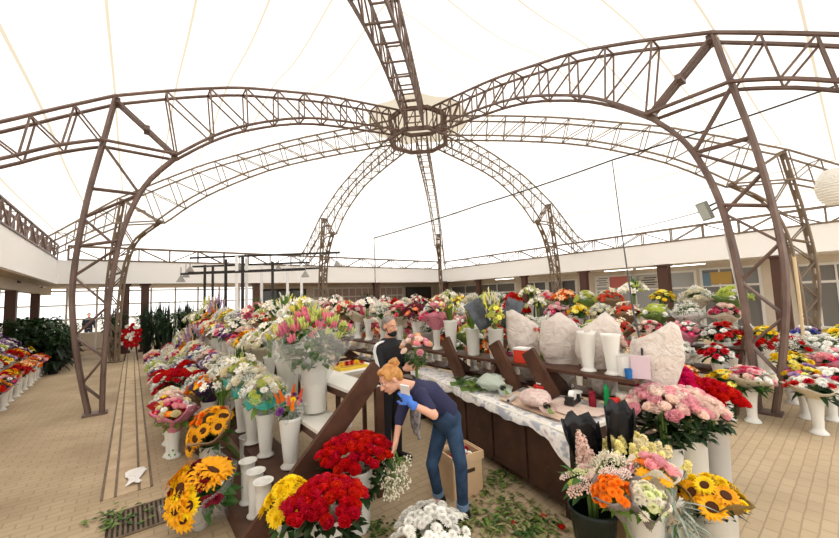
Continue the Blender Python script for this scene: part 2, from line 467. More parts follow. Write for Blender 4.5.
def rib(deg, s, dz, label, mat, legs=True, w=.2, near=True):
    """one arched box truss from the hub: span to the knee, leg to the floor, tail to the eaves"""
    root = thing('roof_truss', label, 'truss', G(HA, HB, 0), TH+R_(deg), 'arched trusses of the tent roof')
    S = lambda R: 1.15+(R-1.15)*s if R < 8.06 else 1.15+(8.06-1.15)*s+(R-8.06)*(1 if R < 8.7 else 1)
    def T(tab, tail=False):
        o = []
        for R, z in tab:
            rr = 1.15+(R-1.15)*s
            o.append((rr, z+dz*min(1, max(0, (R-2)/5)) * (0 if z < ZT+.01 and R > 10.9 else 1)))
        return o
    kx = 1.15+(8.06-1.15)*s
    def TL(tab):
        return [(kx+(R-8.06)*(1.0 if R > 7.6 else (1+(s-1)*min(1, (7.6-R)/.6))), z+dz*(z/6.25)) for R, z in tab]
    P = lambda q, y: (q[0], y, q[1])
    r1, r2 = (.036, .022) if near else (.032, .018)
    ns = 5 if near else 4
    top = smooth_tab(T(TOPP[:8])); bot = smooth_tab(T(BOTP)); bot[-1] = TL(LEGI)[0]
    span = MB(); lace = MB()
    for y in (-w, w):
        span.poly([P(q, y) for q in top], r1, ns); span.poly([P(q, y) for q in bot], r1, ns)
    def graded(tab, n):
        """n+1 points, closer together at the hub than at the knee"""
        fine = resample(tab, .02); m_ = len(fine)-1
        return [fine[round(m_*(.55*i/n+.45*(i/n)**2))] for i in range(n+1)]
    nb = 11 if s < 1.1 else 14
    tn = graded(top, nb); bn = graded(bot, nb-1)
    for i in range(nb+1):
        if i >= nb: continue
        lace.tube(P(tn[i], -w), P(tn[i], w), r2, 4, cap=False)
        lace.tube(P(bn[i], -w), P(bn[i], w), r2, 4, cap=False)
        for y in (-w, w):
            lace.tube(P(tn[i], y), P(bn[i], y), r2, 4, cap=False)
            if i > 0: lace.tube(P(tn[i], y), P(bn[i-1], y), r2, 4, cap=False)
    span.build('arch_chords', mat, root); lace.build('arch_lacing', mat, root)
    # tail from the knee to the eaves
    tail = MB(); tl = MB()
    tt = smooth_tab(T(TOPP[7:])); tb = smooth_tab(T(EXTB)); tb[0] = TL([(8.22, 5.3)])[0]
    tb = [TL([(7.0, 5.28)])[0]]+tb
    for y in (-w, w):
        tail.poly([P(q, y) for q in tt], r1, ns); tail.poly([P(q, y) for q in tb], r1, ns)
    ta = resample(tt, .62*s); m = len(ta); Lb = sum((Vector(a)-Vector(b)).length for a, b in zip(tb[1:], tb[2:])); tbn = resample(tb[1:], Lb/(m-1))
    for i in range(min(m, len(tbn))):
        for y in (-w, w):
            tl.tube(P(ta[i], y), P(tbn[i], y), r2, 4, cap=False)
            if i+1 < min(m, len(tbn)): tl.tube(P(tbn[i], y), P(ta[i+1], y), r2, 4, cap=False)
        tl.tube(P(ta[i], -w), P(ta[i], w), r2, 4, cap=False)
    tail.build('eaves_chords', mat, root); tl.build('eaves_lacing', mat, root)
    # knee brace
    kb = MB(); kt, ki = TL([(8.06, 6.25)])[0], TL([(7.0, 5.28)])[0]
    for y in (-.12, .0, .12): kb.bar(P(kt, y), P(ki, y), .035, .045, (0, 1, 0))
    for f in (0.04, .5, .96):
        c = Vector(kt).lerp(Vector(ki), f); kb.box((c.x, 0, c.y), (.1, .3, .1))
    kb.build('knee_brace', mat, root)
    if legs:
        lo = smooth_tab(TL(LEGO)); li = smooth_tab(TL(LEGI)); lw = .15
        k = MB()
        for prof in (lo, li):
            for y in (-lw/2, lw/2): k.poly([P(q, y) for q in prof], .042, 6)
            for i in range(0, len(prof)-1, 2): k.bar(P(prof[i], 0), P(prof[i+1], 0), lw, .03, (0, 1, 0))
        k.build('leg_chords', mat, root)
        b = MB(); zs = [5.3, 4.35, 3.75, 3.2, 2.62, 2.05, 1.5, 1.05, .6, .25]
        def onp(prof, z):
            for p, q in zip(prof, prof[1:]):
                if (p[1]-z)*(q[1]-z) <= 0 and abs(p[1]-q[1]) > 1e-6:
                    t = (p[1]-z)/(p[1]-q[1]); return (p[0]+(q[0]-p[0])*t, z)
            return prof[0]
        sg = 0
        for z0, z1 in zip(zs, zs[1:]):
            A, B = (lo, li) if sg % 2 == 0 else (li, lo)
            for y in (-.05, .05): b.tube(P(onp(A, z0), y), P(onp(B, z1), y), .021, 5, cap=False)
            sg += 1
        for y in (-.06, .06): b.tube(P(onp(lo, 4.35), y), P(onp(li, 4.35), y), .022, 5, cap=False)
        for y in (-.06, .06): b.tube(P(onp(lo, 3.2), y), P(onp(li, 3.35), y), .025, 5, cap=False)
        b.build('leg_bracing', mat, root)
        b = MB(); f0, f1 = lo[-1], li[-1]; b.box(((f0[0]+f1[0])/2, 0, .02), (.36, .26, .04))
        b.build('base_plate', mat, root)
    return root
KC = (11.4-1.15)/(8.06-1.15)
rib(180, 1, 0, 'brown arched truss whose leg stands in the left aisle, nearest the left wall', STEEL)
rib(-90, 1, 0, 'brown arched truss whose leg stands among the bouquets at the right', STEEL)
rib(-135, KC, -.17, 'brown arched truss running overhead towards the viewer from the hub', STEEL, legs=False, w=.26)
rib(135, KC, -.17, 'brown arched truss reaching the far left corner, behind the left aisle leg', STEEL_HAZED, near=False)
rib(0, 1, 0, 'thin far arched truss right of the middle, ending over the white right wall', STEEL_HAZED, near=False)
rib(90, 1, 0, 'thin far arched truss left of the middle, ending over the back wall', STEEL_HAZED, near=False)
rib(45, KC, -.17, 'thin far arched truss straight behind the hub, ending in the far corner', STEEL_HAZED, near=False)
rib(-45, KC, -.17, 'brown arched truss whose leg stands at the right edge, behind the right leg', STEEL_HAZED, near=False)
# hub: two octagonal rings joined by posts
hub = thing('roof_hub', 'octagonal steel hub ring where all the roof trusses meet', 'hub', G(HA, HB, 0), TH)
for nm, z in (('upper_ring', 8.1), ('lower_ring', 7.42)):
    k = MB(); pr = [(.94, z-.06), (1.04, z-.06), (1.04, z+.06), (.94, z+.06), (.94, z-.06)]
    rg = []
    for j in range(8):
        t = 2*PI*(j+.5)/8; rg.append([k.vert((r*math.cos(t)/math.cos(PI/8)*.96, r*math.sin(t)/math.cos(PI/8)*.96, zz)) for r, zz in pr[:4]])
    for j in range(8):
        for i in range(4): k.face((rg[j][i], rg[(j+1) % 8][i], rg[(j+1) % 8][(i+1) % 4], rg[j][(i+1) % 4]))
    k.build(nm, STEEL, hub)
k = MB()
for j in range(16):
    t = 2*PI*j/16; t2 = 2*PI*(j+1)/16; r = .97
    k.tube((r*math.cos(t), r*math.sin(t), 7.42), (r*math.cos(t), r*math.sin(t), 8.1), .03, 5, cap=False)
    k.tube((r*math.cos(t), r*math.sin(t), 7.42), (r*math.cos(t2), r*math.sin(t2), 8.1), .016, 4, cap=False)
k.build('ring_posts', STEEL, hub)
# perimeter trusses
def perimeter(a0, b0, a1, b1, label, mat, step=1.15, dep=.22):
    A, B = G(a0, b0), G(a1, b1); d = (B-A).normalized(); nrm = Vector((-d.y, d.x, 0)); L = (B-A).length
    root = thing('eaves_truss', label, 'truss', (0, 0, 0)); k = MB(); l = MB(); n = round(L/step)
    for z in (ZB+.03, ZT):
        for o in (0, dep): k.tube(A+nrm*o+Vector((0, 0, z)), B+nrm*o+Vector((0, 0, z)), .042, 5)
    for i in range(n+1):
        p = A+d*L*i/n
        for o in (0, dep):
            l.tube(p+nrm*o+Vector((0, 0, ZB)), p+nrm*o+Vector((0, 0, ZT)), .027, 4, cap=False)
            if i < n:
                q = A+d*L*(i+1)/n; z0, z1 = (ZB, ZT) if i % 2 else (ZT, ZB)
                l.tube(p+nrm*o+Vector((0, 0, z0)), q+nrm*o+Vector((0, 0, z1)), .027, 4, cap=False)
        l.tube(p+Vector((0, 0, ZT)), p+nrm*dep+Vector((0, 0, ZT)), .016, 4, cap=False)
    k.build('chords', mat, root); l.build('lacing', mat, root)
perimeter(LWALL, -4, LWALL, BWALL, 'straight lattice truss along the top of the left white fascia', STEEL, .8)
perimeter(LWALL+.3, BWALL, RWALL-.3, BWALL, 'straight lattice truss along the top of the back fascia', STEEL_HAZED)
perimeter(RWALL, BWALL, RWALL, -4, 'straight lattice truss along the top of the right white fascia', STEEL_HAZED)

# ------------------------------------------------------------------ camera, sky and exposure
cam = bpy.data.cameras.new('camera'); co = bpy.data.objects.new('camera', cam); COL.objects.link(co); SC.camera = co
cam.sensor_fit = 'HORIZONTAL'; cam.sensor_width = 36; cam.lens = 36*FPX/839; cam.clip_end = 300; cam.clip_start = .05
fwd = Vector((0, math.cos(PIT), math.sin(PIT))); up = Vector((0, -math.sin(PIT), math.cos(PIT))); rt = Vector((1, 0, 0))
# roll: image point (X,Y) is turned by ROL, so the camera turns the opposite way
c, s = math.cos(ROL), math.sin(ROL)
r2 = rt*c+up*s; u2 = up*c-rt*s
co.matrix_world = Matrix(((r2.x, u2.x, -fwd.x, 0), (r2.y, u2.y, -fwd.y, 0), (r2.z, u2.z, -fwd.z, HC), (0, 0, 0, 1)))
w = bpy.data.worlds.new('sky'); SC.world = w; w.use_nodes = True
bg = w.node_tree.nodes['Background']; bg.inputs['Color'].default_value = (1.0, .975, .94, 1); bg.inputs['Strength'].default_value = 2.1
sn = bpy.data.lights.new('sun', 'SUN'); sn.energy = 1.2; sn.angle = R_(3); sn.color = (1, .95, .87)
so = bpy.data.objects.new('sun', sn); COL.objects.link(so); so.rotation_euler = (R_(38), R_(-22), 0)
SC.view_settings.view_transform = 'Standard'; SC.view_settings.look = 'None'; SC.view_settings.exposure = 0.0; SC.view_settings.gamma = 1
SC.view_settings.use_curve_mapping = False
SC.cycles.max_bounces = 7; SC.cycles.diffuse_bounces = 4; SC.cycles.transparent_max_bounces = 12
SC.cycles.use_denoising = True
SC.cycles.sample_clamp_indirect = 6
# ================================================================== FLOWERS
CENTRE = M('flower_centre', (226,178,40), .7); DISC = M('seed_disc', (58,30,16), .9, noise=((92,52,22), 40)); STEMM = M('flower_stem', (110,140,66), .5)
HEADS = {}
def h_rose(r):
    k = MB()
    k.petals(5, [(.05, -.1), (.6, .0), (.98, .42), (1.08, .62)], [.1, .55, .6, .3], 0, .12, .1, r)
    k.petals(5, [(.05, .0), (.48, .15), (.74, .62), (.78, .86)], [.1, .45, .52, .3], .6, .1, .1, r)
    k.petals(4, [(.05, .1), (.32, .25), (.46, .8), (.46, 1.0)], [.1, .35, .4, .25], .2, .1, .1, r)
    k.petals(3, [(.03, .2), (.16, .4), (.2, .95), (.12, 1.08)], [.1, .2, .24, .12], .9, .05, .1, r)
    return k
def h_mum(r):
    k = MB()
    for n, a, L in ((15, .05, 1.0), (13, .45, .95), (11, .85, .85), (7, 1.2, .75), (4, 1.45, .7)):
        c, s = math.cos(a), math.sin(a)
        k.petals(n, [(.1, .1), (.55*L*c, .1+.6*L*s), (L*c, .08+L*s*.8)], [.06, .17, .06], r.random()*3, .3, .12, r)
    return k
def h_sun(r):
    k = MB()
    k.petals(17, [(.36, .02), (.7, .1), (1.0, .02)], [.1, .14, .015], 0, .15, .1, r)
    k.petals(17, [(.34, .05), (.66, .2), (.92, .18)], [.1, .13, .015], .18, .15, .12, r)
    k.cur = 1; k.lathe([(.42, .04), (.4, .12), (.24, .17), (.0, .15)], 12)
    return k
def h_daisy(r):
    k = MB(); k.petals(13, [(.15, .0), (.6, .12), (1.0, .05)], [.08, .17, .1], 0, .1, .1, r)
    k.petals(11, [(.12, .05), (.5, .2), (.8, .2)], [.08, .15, .08], .2, .1, .1, r)
    k.cur = 1; k.lathe([(.24, .06), (.2, .18), (.0, .2)], 8); return k
def h_carn(r):
    k = MB()
    for n, a, L in ((9, .1, 1.0), (8, .6, .95), (6, 1.0, .9), (4, 1.35, .85)):
        c, s = math.cos(a), math.sin(a)
        k.petals(n, [(.08, .0), (.55*L*c, .1+.55*L*s), (L*c, .1+L*s*.75)], [.06, .26, .34], r.random()*3, .35, .25, r)
    return k
def h_lily(r):
    k = MB(); k.petals(3, [(.06, .0), (.3, .6), (.8, .95), (1.15, .78)], [.05, .22, .26, .03], 0, .1, .08, r)
    k.petals(3, [(.06, .05), (.28, .62), (.75, 1.0), (1.05, .9)], [.05, .26, .3, .03], PI/3, .1, .08, r)
    k.cur = 1
    for j in range(5):
        t = 1.26*j; k.tube((0, 0, .2), (.3*math.cos(t), .3*math.sin(t), 1.05), .02, 3, cap=False); k.ball((.3*math.cos(t), .3*math.sin(t), 1.05), .06, 4, 3)
    return k
def h_bud(r):
    k = MB()
    for j in range(4):
        t = j*1.7+r.random(); q = Vector((.35*math.cos(t)*(j > 0), .35*math.sin(t)*(j > 0), 0)); d = Vector((q.x*1.3, q.y*1.3, 1.9+.3*r.random()))
        k.poly([q*.2, q*.5+d*.25, q*.5+d*.55, q*.5+d*.8, q*.5+d], .0, 6) if False else None
        prof = [(.03, 0), (.16, .25), (.27, .7), (.24, 1.15), (.08, 1.6), (.0, 1.7)]
        m = MB(); m.lathe(prof, 6)
        k.add(m, Matrix.Translation(q) @ Vector((0, 0, 1)).rotation_difference(d).to_matrix().to_4x4())
    return k
def h_spire(r):
    k = MB()
    for j in range(26):
        f = j/26; z = 4.2*f; t = j*2.4; rr = .62*(1-f*.75)
        m = MB(); m.petals(4, [(.05, 0), (.26, .2), (.42, .14)], [.08, .2, .12], r.random(), .15, .2, r); m.ball((0, 0, .12), .17, 5, 3)
        d = Vector((math.cos(t), math.sin(t), .7))
        k.add(m, Matrix.Translation((rr*math.cos(t)*.6, rr*math.sin(t)*.6, z)) @ Vector((0, 0, 1)).rotation_difference(d).to_matrix().to_4x4() @ Matrix.Scale(1.5*(1-f*.55), 4))
    k.cur = 1; k.tube((0, 0, -2.5), (0, 0, 4.3), .06, 4)
    return k
def h_stock(r):
    k = MB()
    for j in range(20):
        f = j/20; t = j*2.4; rr = .75*(1-f*.55)
        m = MB(); m.petals(5, [(.05, 0), (.26, .16), (.42, .1)], [.08, .2, .14], r.random(), .15, .25, r); m.petals(3, [(.04, .05), (.16, .22), (.2, .26)], [.06, .14, .08], r.random(), .1, .2, r)
        d = Vector((math.cos(t), math.sin(t), .55+f))
        k.add(m, Matrix.Translation((rr*math.cos(t)*.75, rr*math.sin(t)*.75, 2.0*f+r.uniform(-.12, .12))) @ Vector((0, 0, 1)).rotation_difference(d).to_matrix().to_4x4() @ Matrix.Scale(1.25*(1-f*.3), 4))
    k.cur = 1; k.tube((0, 0, -2.5), (0, 0, 2.0), .06, 4)
    return k
def h_spray(r):
    k = MB(); k.cur = 0
    for j in range(60):
        t, ph = r.uniform(0, 2*PI), math.acos(r.uniform(-.1, 1)); q = r.uniform(.55, 1.05)
        p = Vector((math.sin(ph)*math.cos(t), math.sin(ph)*math.sin(t), math.cos(ph)))*q
        k.cur = 0; k.ball(p, r.uniform(.06, .11), 5, 3)
        if j % 2 == 0: k.cur = 1; k.tube((0, 0, -.4), p, .012, 3, cap=False)
    return k
def h_knob(r):
    """flat-topped cluster of small florets"""
    k = MB()
    for j in range(34):
        rr = math.sqrt((j+.5)/34); t = j*2.4; p = Vector((rr*math.cos(t), rr*math.sin(t), .35*(1-rr*rr)+r.uniform(-.04, .04)))
        k.ball(p, r.uniform(.12, .19), 5, 3)
    return k
def h_tulip(r):
    k = MB(); k.petals(6, [(.05, 0), (.42, .3), (.5, .9), (.3, 1.4)], [.1, .3, .34, .05], 0, .1, .05, r); k.petals(3, [(.05, 0), (.32, .3), (.36, .9), (.12, 1.35)], [.1, .3, .3, .05], .5, .1, .05, r); return k
HF = dict(rose=(h_rose, 'rose'), mum=(h_mum, 'chrysanthemum'), sunflower=(h_sun, 'sunflower'), daisy=(h_daisy, 'daisy'), carnation=(h_carn, 'carnation'), lily=(h_lily, 'lily'),
          bud=(h_bud, 'lily_bud'), spire=(h_spire, 'flower_spire'), stock=(h_stock, 'stock_spike'), spray=(h_spray, 'flower_spray'), knob=(h_knob, 'flower_cluster'), tulip=(h_tulip, 'tulip'))
SECOND = dict(stock=STEMM, sunflower=DISC, daisy=CENTRE, lily=CENTRE, spire=STEMM, spray=STEMM)
def head_mb(t, v):
    if (t, v) not in HEADS: HEADS[t, v] = HF[t][0](random.Random(v*31+len(t)*7))
    return HEADS[t, v]
MESH = {}
def head_mesh(t, v):
    if ('h', t, v) not in MESH:
        sec = SECOND.get(t); MESH['h', t, v] = head_mb(t, v).mesh('flower_'+t, [PM('white')]+([sec] if sec else []), smooth=t in ('bud',))
    return MESH['h', t, v]
def dome_pts(n, R, H, rnd, jit=.12):
    out = []
    for i in range(n):
        r = R*math.sqrt((i+.5)/n); t = i*2.39996+rnd.uniform(-.2, .2); r *= 1+rnd.uniform(-jit, jit)
        f = min(1, r/R); z = H*(1-f*f)+rnd.uniform(-jit, jit)*R*.5
        nrm = Vector((2*H/R*f*math.cos(t)*.75+rnd.uniform(-.25, .25), 2*H/R*f*math.sin(t)*.75+rnd.uniform(-.25, .25), 1)).normalized()
        out.append((Vector((r*math.cos(t), r*math.sin(t), z)), nrm))
    return out
def turn(nrm, spin):
    return (Vector((0, 0, 1)).rotation_difference(nrm) @ Quaternion((0, 0, 1), spin)).to_matrix().to_4x4()
def cluster_mesh(t, k, m, nh, hs, hd):
    """every m-th head of a dome of nh heads, unit radius (one colour of a distant bouquet)"""
    key = ('c', t, k, m, nh, hs, hd)
    if key not in MESH:
        rnd = random.Random(nh*5+1); b = MB(); pts = dome_pts(nh, 1, hd, rnd)
        for i, (p, nr) in enumerate(pts):
            if i % m == k: b.add(head_mb(t, i % 2), Matrix.Translation(p) @ turn(nr, i*1.3) @ Matrix.Scale(hs*rnd.uniform(.85, 1.15), 4))
        sec = SECOND.get(t); MESH[key] = b.mesh('flowers_'+t, [PM('white')]+([sec] if sec else []), smooth=False)
    return MESH[key]
def foliage_mesh(kind, v):
    key = ('f', kind, v)
    if key not in MESH:
        r = random.Random(v*17+3); b = MB()
        if kind == 'leafy':
            for i in range(46):
                t = r.uniform(0, 2*PI); f = r.uniform(.25, 1.0); el = r.uniform(-.5, .9)
                base = Vector((.45*f*math.cos(t), .45*f*math.sin(t), r.uniform(-.55, .1)))
                b.leaf(base, (math.cos(t), math.sin(t), el), (0, 0, 1), r.uniform(.4, .7), r.uniform(.2, .34), .3, r.uniform(.1, .5))
        elif kind == 'blade':
            for i in range(40):
                t = r.uniform(0, 2*PI); f = r.uniform(.05, .5)
                b.leaf((.3*f*math.cos(t), .3*f*math.sin(t), -.6), (f*1.2*math.cos(t), f*1.2*math.sin(t), 1), (math.cos(t), math.sin(t), .3), r.uniform(1.0, 1.7), .12, .3, r.uniform(0, .35))
        elif kind == 'rosefol':
            for i in range(190):
                t = r.uniform(0, 2*PI); f = r.uniform(.4, 1.0); z = r.uniform(-.95, .02)
                fr = f*(1+.42*z)
                b.leaf((.82*fr*math.cos(t), .82*fr*math.sin(t), z), (math.cos(t), math.sin(t), r.uniform(-.5, .7)), (0, 0, 1), r.uniform(.18, .3), r.uniform(.13, .19), .25, r.uniform(.1, .5))
        elif kind == 'dusty':
            for i in range(120):
                t = r.uniform(0, 2*PI); el = r.uniform(-.6, 1.2); f = r.uniform(.2, .8)
                b.leaf((.4*f*math.cos(t), .4*f*math.sin(t), r.uniform(-.4, .5)), (math.cos(t), math.sin(t), el), (0, 0, 1), r.uniform(.35, .65), .07, .2, r.uniform(.2, .7))
        MESH[key] = b.mesh('foliage_'+kind, [LM('mid')], smooth=False)
    return MESH[key]
VASES = {}
def vase_mesh(kind):
    if kind not in VASES:
        P = dict(
            flared=[(0, .0), (.082, .0), (.088, .012), (.075, .03), (.052, .06), (.05, .09), (.056, .2), (.068, .32), (.088, .42), (.098, .445), (.094, .445), (.082, .41), (.062, .32), (.05, .2), (.044, .1), (0, .09)],
            cone=[(0, 0), (.085, .0), (.088, .01), (.062, .03), (.06, .05), (.075, .2), (.098, .42), (.106, .45), (.101, .45), (.09, .42), (.068, .2), (.054, .06), (0, .055)],
            slim=[(0, 0), (.075, 0), (.08, .012), (.062, .03), (.06, .05), (.064, .3), (.07, .39), (.088, .40), (.088, .41), (.066, .405), (.058, .3), (.054, .06), (0, .055)],
            bucket=[(0, 0), (.11, 0), (.114, .01), (.125, .3), (.15, .5), (.158, .51), (.158, .52), (.146, .515), (.12, .3), (.106, .02), (0, .02)],
            cyl=[(0, 0), (.115, 0), (.118, .01), (.135, .5), (.142, .505), (.142, .515), (.13, .51), (.112, .02), (0, .02)],
            pot=[(0, 0), (.10, 0), (.135, .3), (.145, .31), (.145, .34), (.135, .34), (.128, .3), (.095, .02), (0, .02)])[kind]
        b = MB(); b.lathe(P, 20); VASES[kind] = b.mesh('vase_'+kind, [PLASTIC], smooth=True)
        VASES[kind+'_h'] = max(z for r, z in P); VASES[kind+'_in'] = P[-1][1]; VASES[kind+'_r'] = max(r for r, z in P)
    return VASES[kind]
def vase(kind, loc, s=1.0, label='', group=None, mat=None, rz=0.0, name='flower_vase', tilt=None, sz=None):
    me = vase_mesh(kind); o = link(name, me, None, loc)
    o.scale = (s, s, sz or s); o.rotation_euler = (tilt[0] if tilt else 0, tilt[1] if tilt else 0, rz)
    if mat: o.material_slots[0].link = 'OBJECT'; o.material_slots[0].material = mat
    return tag(o, label, 'vase', group)
WRAPS = {}
def wrap_mesh(v):
    """a paper cone around the stems with a ruffled, pointed rim: unit top radius, height 1"""
    if v not in WRAPS:
        r = random.Random(v+50); b = MB(); n = 28; ph = [r.uniform(0, 6) for _ in range(4)]
        pr = [(.16, -.12), (.3, .15), (.55, .45), (.82, .75), (1.06, 1.0), (.98, 1.0), (.72, .66), (.4, .3), (.14, -.08)]
        rows = []
        for i, (q, z) in enumerate(pr):
            row = []
            for j in range(n):
                t = 2*PI*j/n; rim = max(0, z)
                w = 1+(.05*math.sin(7*t+ph[0])+.04*math.sin(11*t+ph[1]))*rim
                up = rim*rim*(.16*math.sin(3*t+ph[2])+.09*math.sin(5*t+ph[3]))
                row.append(b.vert((q*w*math.cos(t), q*w*math.sin(t), z+up)))
            rows.append(row)
        for i in range(len(rows)-1):
            for j in range(n): b.face((rows[i][j], rows[i][(j+1) % n], rows[i+1][(j+1) % n], rows[i+1][j]))
        WRAPS[v] = b.mesh('wrap', [PLASTIC], smooth=True)
    return WRAPS[v]
def PAPER(name, rgb): return M('paper_'+name, rgb, .6, noise=(tuple(int(c*.9) for c in rgb), 12), trans=.15)
PAPERS = dict(kraft=(170,140,108), pink=(240,150,170), red=(206,30,50), purple=(76,50,90), white=(240,238,232), cream=(238,226,200), magenta=(206,30,110), green=(130,160,90), teal=(60,180,165), olive=(140,110,50), black=(34,32,34), grey=(150,140,134), lilac=(190,170,200))
NB = [0]
def bouquet(base, R, H, heads, n, top, label, group=None, wrap=None, wraph=None, leaf=('leafy', 'mid'), lscale=1.0, hs=.06, near=False, stem_r=.03, tilt=None, rz=None, name='bouquet', leafdz=0.0, cat='bouquet', nostem=False):
    """heads: [(type, colour)] ; base = point the stems stand on; top = height of the rim of the dome above base"""
    NB[0] += 1; rnd = random.Random(NB[0]*13)
    root = thing(name, label, cat, base, rnd.uniform(0, 6) if rz is None else rz, group)
    if tilt: root.rotation_euler = (tilt[0], tilt[1], root.rotation_euler[2])
    if not nostem:
        b = MB()
        for i in range(5):
            t = 1.26*i; q = stem_r*.62
            b.tube((q*math.cos(t)*.8, q*math.sin(t)*.8, .004), (q*math.cos(t)*1.4, q*math.sin(t)*1.4, top+.02), stem_r*.32, 5)
        b.build('stems', STEMM, root)
    if wrap:
        key = wrap; wm = PAPER(wrap, PAPERS[wrap]) if wrap in PAPERS else film('clear_film', (236, 240, 240), .13)
        h = wraph or (H*.6+.2)
        o = link('wrapping_paper' if wrap in PAPERS else 'clear_wrapping', wrap_mesh(NB[0] % 4), root, (0, 0, top-h+.03))
        o.scale = (R*1.0, R*1.0, h); o.material_slots[0].link = 'OBJECT'; o.material_slots[0].material = wm
    if leaf:
        o = link('foliage', foliage_mesh(leaf[0], NB[0] % 3), root, (0, 0, top+leafdz)); o.scale = (R*1.05*lscale, R*1.05*lscale, R*1.05*lscale)
        o.material_slots[0].link = 'OBJECT'; o.material_slots[0].material = LM(leaf[1])
    if near:
        pts = dome_pts(n, R*.92, H, rnd)
        seq = [heads[i % len(heads)] for i in range(n)]; rnd.shuffle(seq)
        for (p, nr), hd in zip(pts, seq):
            t, c = hd[0], hd[1]; sc = hs*(hd[2] if len(hd) > 2 else 1)*rnd.uniform(.86, 1.12)
            if t in ('spire', 'bud'): nr = (nr+Vector((0, 0, .8))).normalized()
            M4 = Matrix.Translation(p+Vector((0, 0, top))) @ turn(nr, rnd.uniform(0, 6)) @ Matrix.Scale(sc, 4)
            link(HF[t][1], head_mesh(t, rnd.randrange(3)), root, None, M4, PM(c))
    else:
        m = len(heads)
        for k, hd in enumerate(heads):
            t, c = hd[0], hd[1]
            nh = max(m*5, n); hsz = {'sunflower': .36, 'lily': .28, 'spire': .1, 'bud': .18, 'spray': .33, 'knob': .32, 'daisy': .24}.get(t, .215)
            o = link(HF[t][1]+'_heads', cluster_mesh(t, k, m, nh, hsz, .55), root, (0, 0, top), None, PM(c)); o.scale = (R, R, H/.55)
    return root
# ================================================================== STANDS
def step_stand(name, label, steps, b0, b1, mat_top, high_side=1, bs=None, back_h=None):
    """stepped flower stand: steps = [(a_centre, z_top, depth)], stringers at the b values of bs"""
    root = thing(name, label, 'stand', G(0, 0, 0), TH)
    for a, z, d in steps:
        k = MB(); k.box((a, (b0+b1)/2, z-.02), (d, b1-b0, .035)); k.build('step', mat_top if z > .7 and high_side > 0 else WOOD, root)
        k = MB(); k.box((a-high_side*(d/2-.012), (b0+b1)/2, z-.07), (.024, b1-b0, .07)); k.build('step_front', WOOD, root)
    a0, z0, d0 = steps[0]; a1, z1, d1 = steps[-1]
    A = a0-high_side*d0/2; B = a1+high_side*d1/2; zt = z1+(.2 if high_side > 0 else -.1)
    for b in bs:
        k = MB()
        k.bar((A, b, .03), (B-high_side*.05, b, zt), .05, .2, (0, 1, 0))
        k.build('stringer', WOOD, root)
        k = MB(); k.box((B-high_side*(.06 if high_side > 0 else .30), b, zt/2-.1), (.09, .05, zt-.2)); k.build('leg', WOOD, root)
        k = MB(); k.box(((A+B)/2+high_side*.12, b, z1*.42), (abs(B-A)*.72, .04, .07)); k.build('cross_rail', WOOD, root)
    return root
LSTEPS = [(.9, .10, .34), (1.22, .34, .34), (1.55, .78, .34), (1.9, 1.08, .34)]
step_stand('flower_stand', 'long stepped dark wooden flower stand along the left aisle, facing the drain strip', LSTEPS, 3.28, 13.4, WHITEB, 1, [3.24, 5.6, 8.0, 10.6, 13.3])
RSTEPS = [(5.0, .2, .34), (4.65, .5, .34), (4.3, .8, .34), (3.95, 1.12, .36)]
step_stand('flower_stand', 'stepped dark wooden flower stand behind the counter, seen from its back', RSTEPS, 1.45, 8.6, WHITEB, -1, [2.4, 3.2, 4.05, 6.0, 8.5])
ISTEPS = [(7.45, .3, .42), (7.9, .6, .42), (8.35, .9, .42), (8.8, 1.2, .42)]
step_stand('flower_stand', 'long stepped flower stand full of bouquets, behind the right tent leg', ISTEPS, 1.36, 10.2, WOOD, 1, [1.4, 4.5, 7.4, 10.1])
WSTEPS = [(-2.42, .25, .36), (-2.78, .5, .36), (-3.14, .8, .36)]
step_stand('flower_stand', 'stepped flower stand under the left canopy beside the left aisle', WSTEPS, 9.6, 16.0, WOOD, -1, [9.7, 12.8, 15.9])
FSTEPS = [(0, .35, .42), (0, .75, .42), (0, 1.1, .42)]
def far_stand(label, a0, a1, b):
    root = thing('flower_stand', label, 'stand', G(a0, b), TH)
    for i in range(3):
        k = MB(); k.box(((a1-a0)/2, .45*i, .35+.38*i-.02), (a1-a0, .42, .035)); k.build('step', WOOD, root)
    for j in range(5):
        x = (a1-a0)*(j+.02)/4.04; k = MB(); k.bar((x, -.2, .02), (x, 1.05, 1.13), .05, .14, (1, 0, 0)); k.build('stringer', WOOD, root)
        k = MB(); k.box((x, 1.08, .55), (.06, .06, 1.1)); k.build('leg', WOOD, root)
far_stand('stepped flower stand across the far end of the market, before the back wall', 3.4, 14.6, 13.4)

# ================================================================== BOUQUETS IN ROWS
ORD = ['first', 'second', 'third', 'fourth', 'fifth', 'sixth', 'seventh', 'eighth', 'ninth', 'tenth', 'eleventh', 'twelfth', 'thirteenth', 'fourteenth', 'fifteenth', 'sixteenth', 'seventeenth', 'eighteenth', 'nineteenth', 'twentieth', 'twenty-first', 'twenty-second', 'twenty-third', 'twenty-fourth', 'twenty-fifth', 'twenty-sixth']
NICE = {'palepink': 'pale pink', 'rosepink': 'rose pink', 'budpink': 'pink', 'budgreen': 'green', 'mauvepink': 'mauve'}
def nice(c): return NICE.get(c, c)
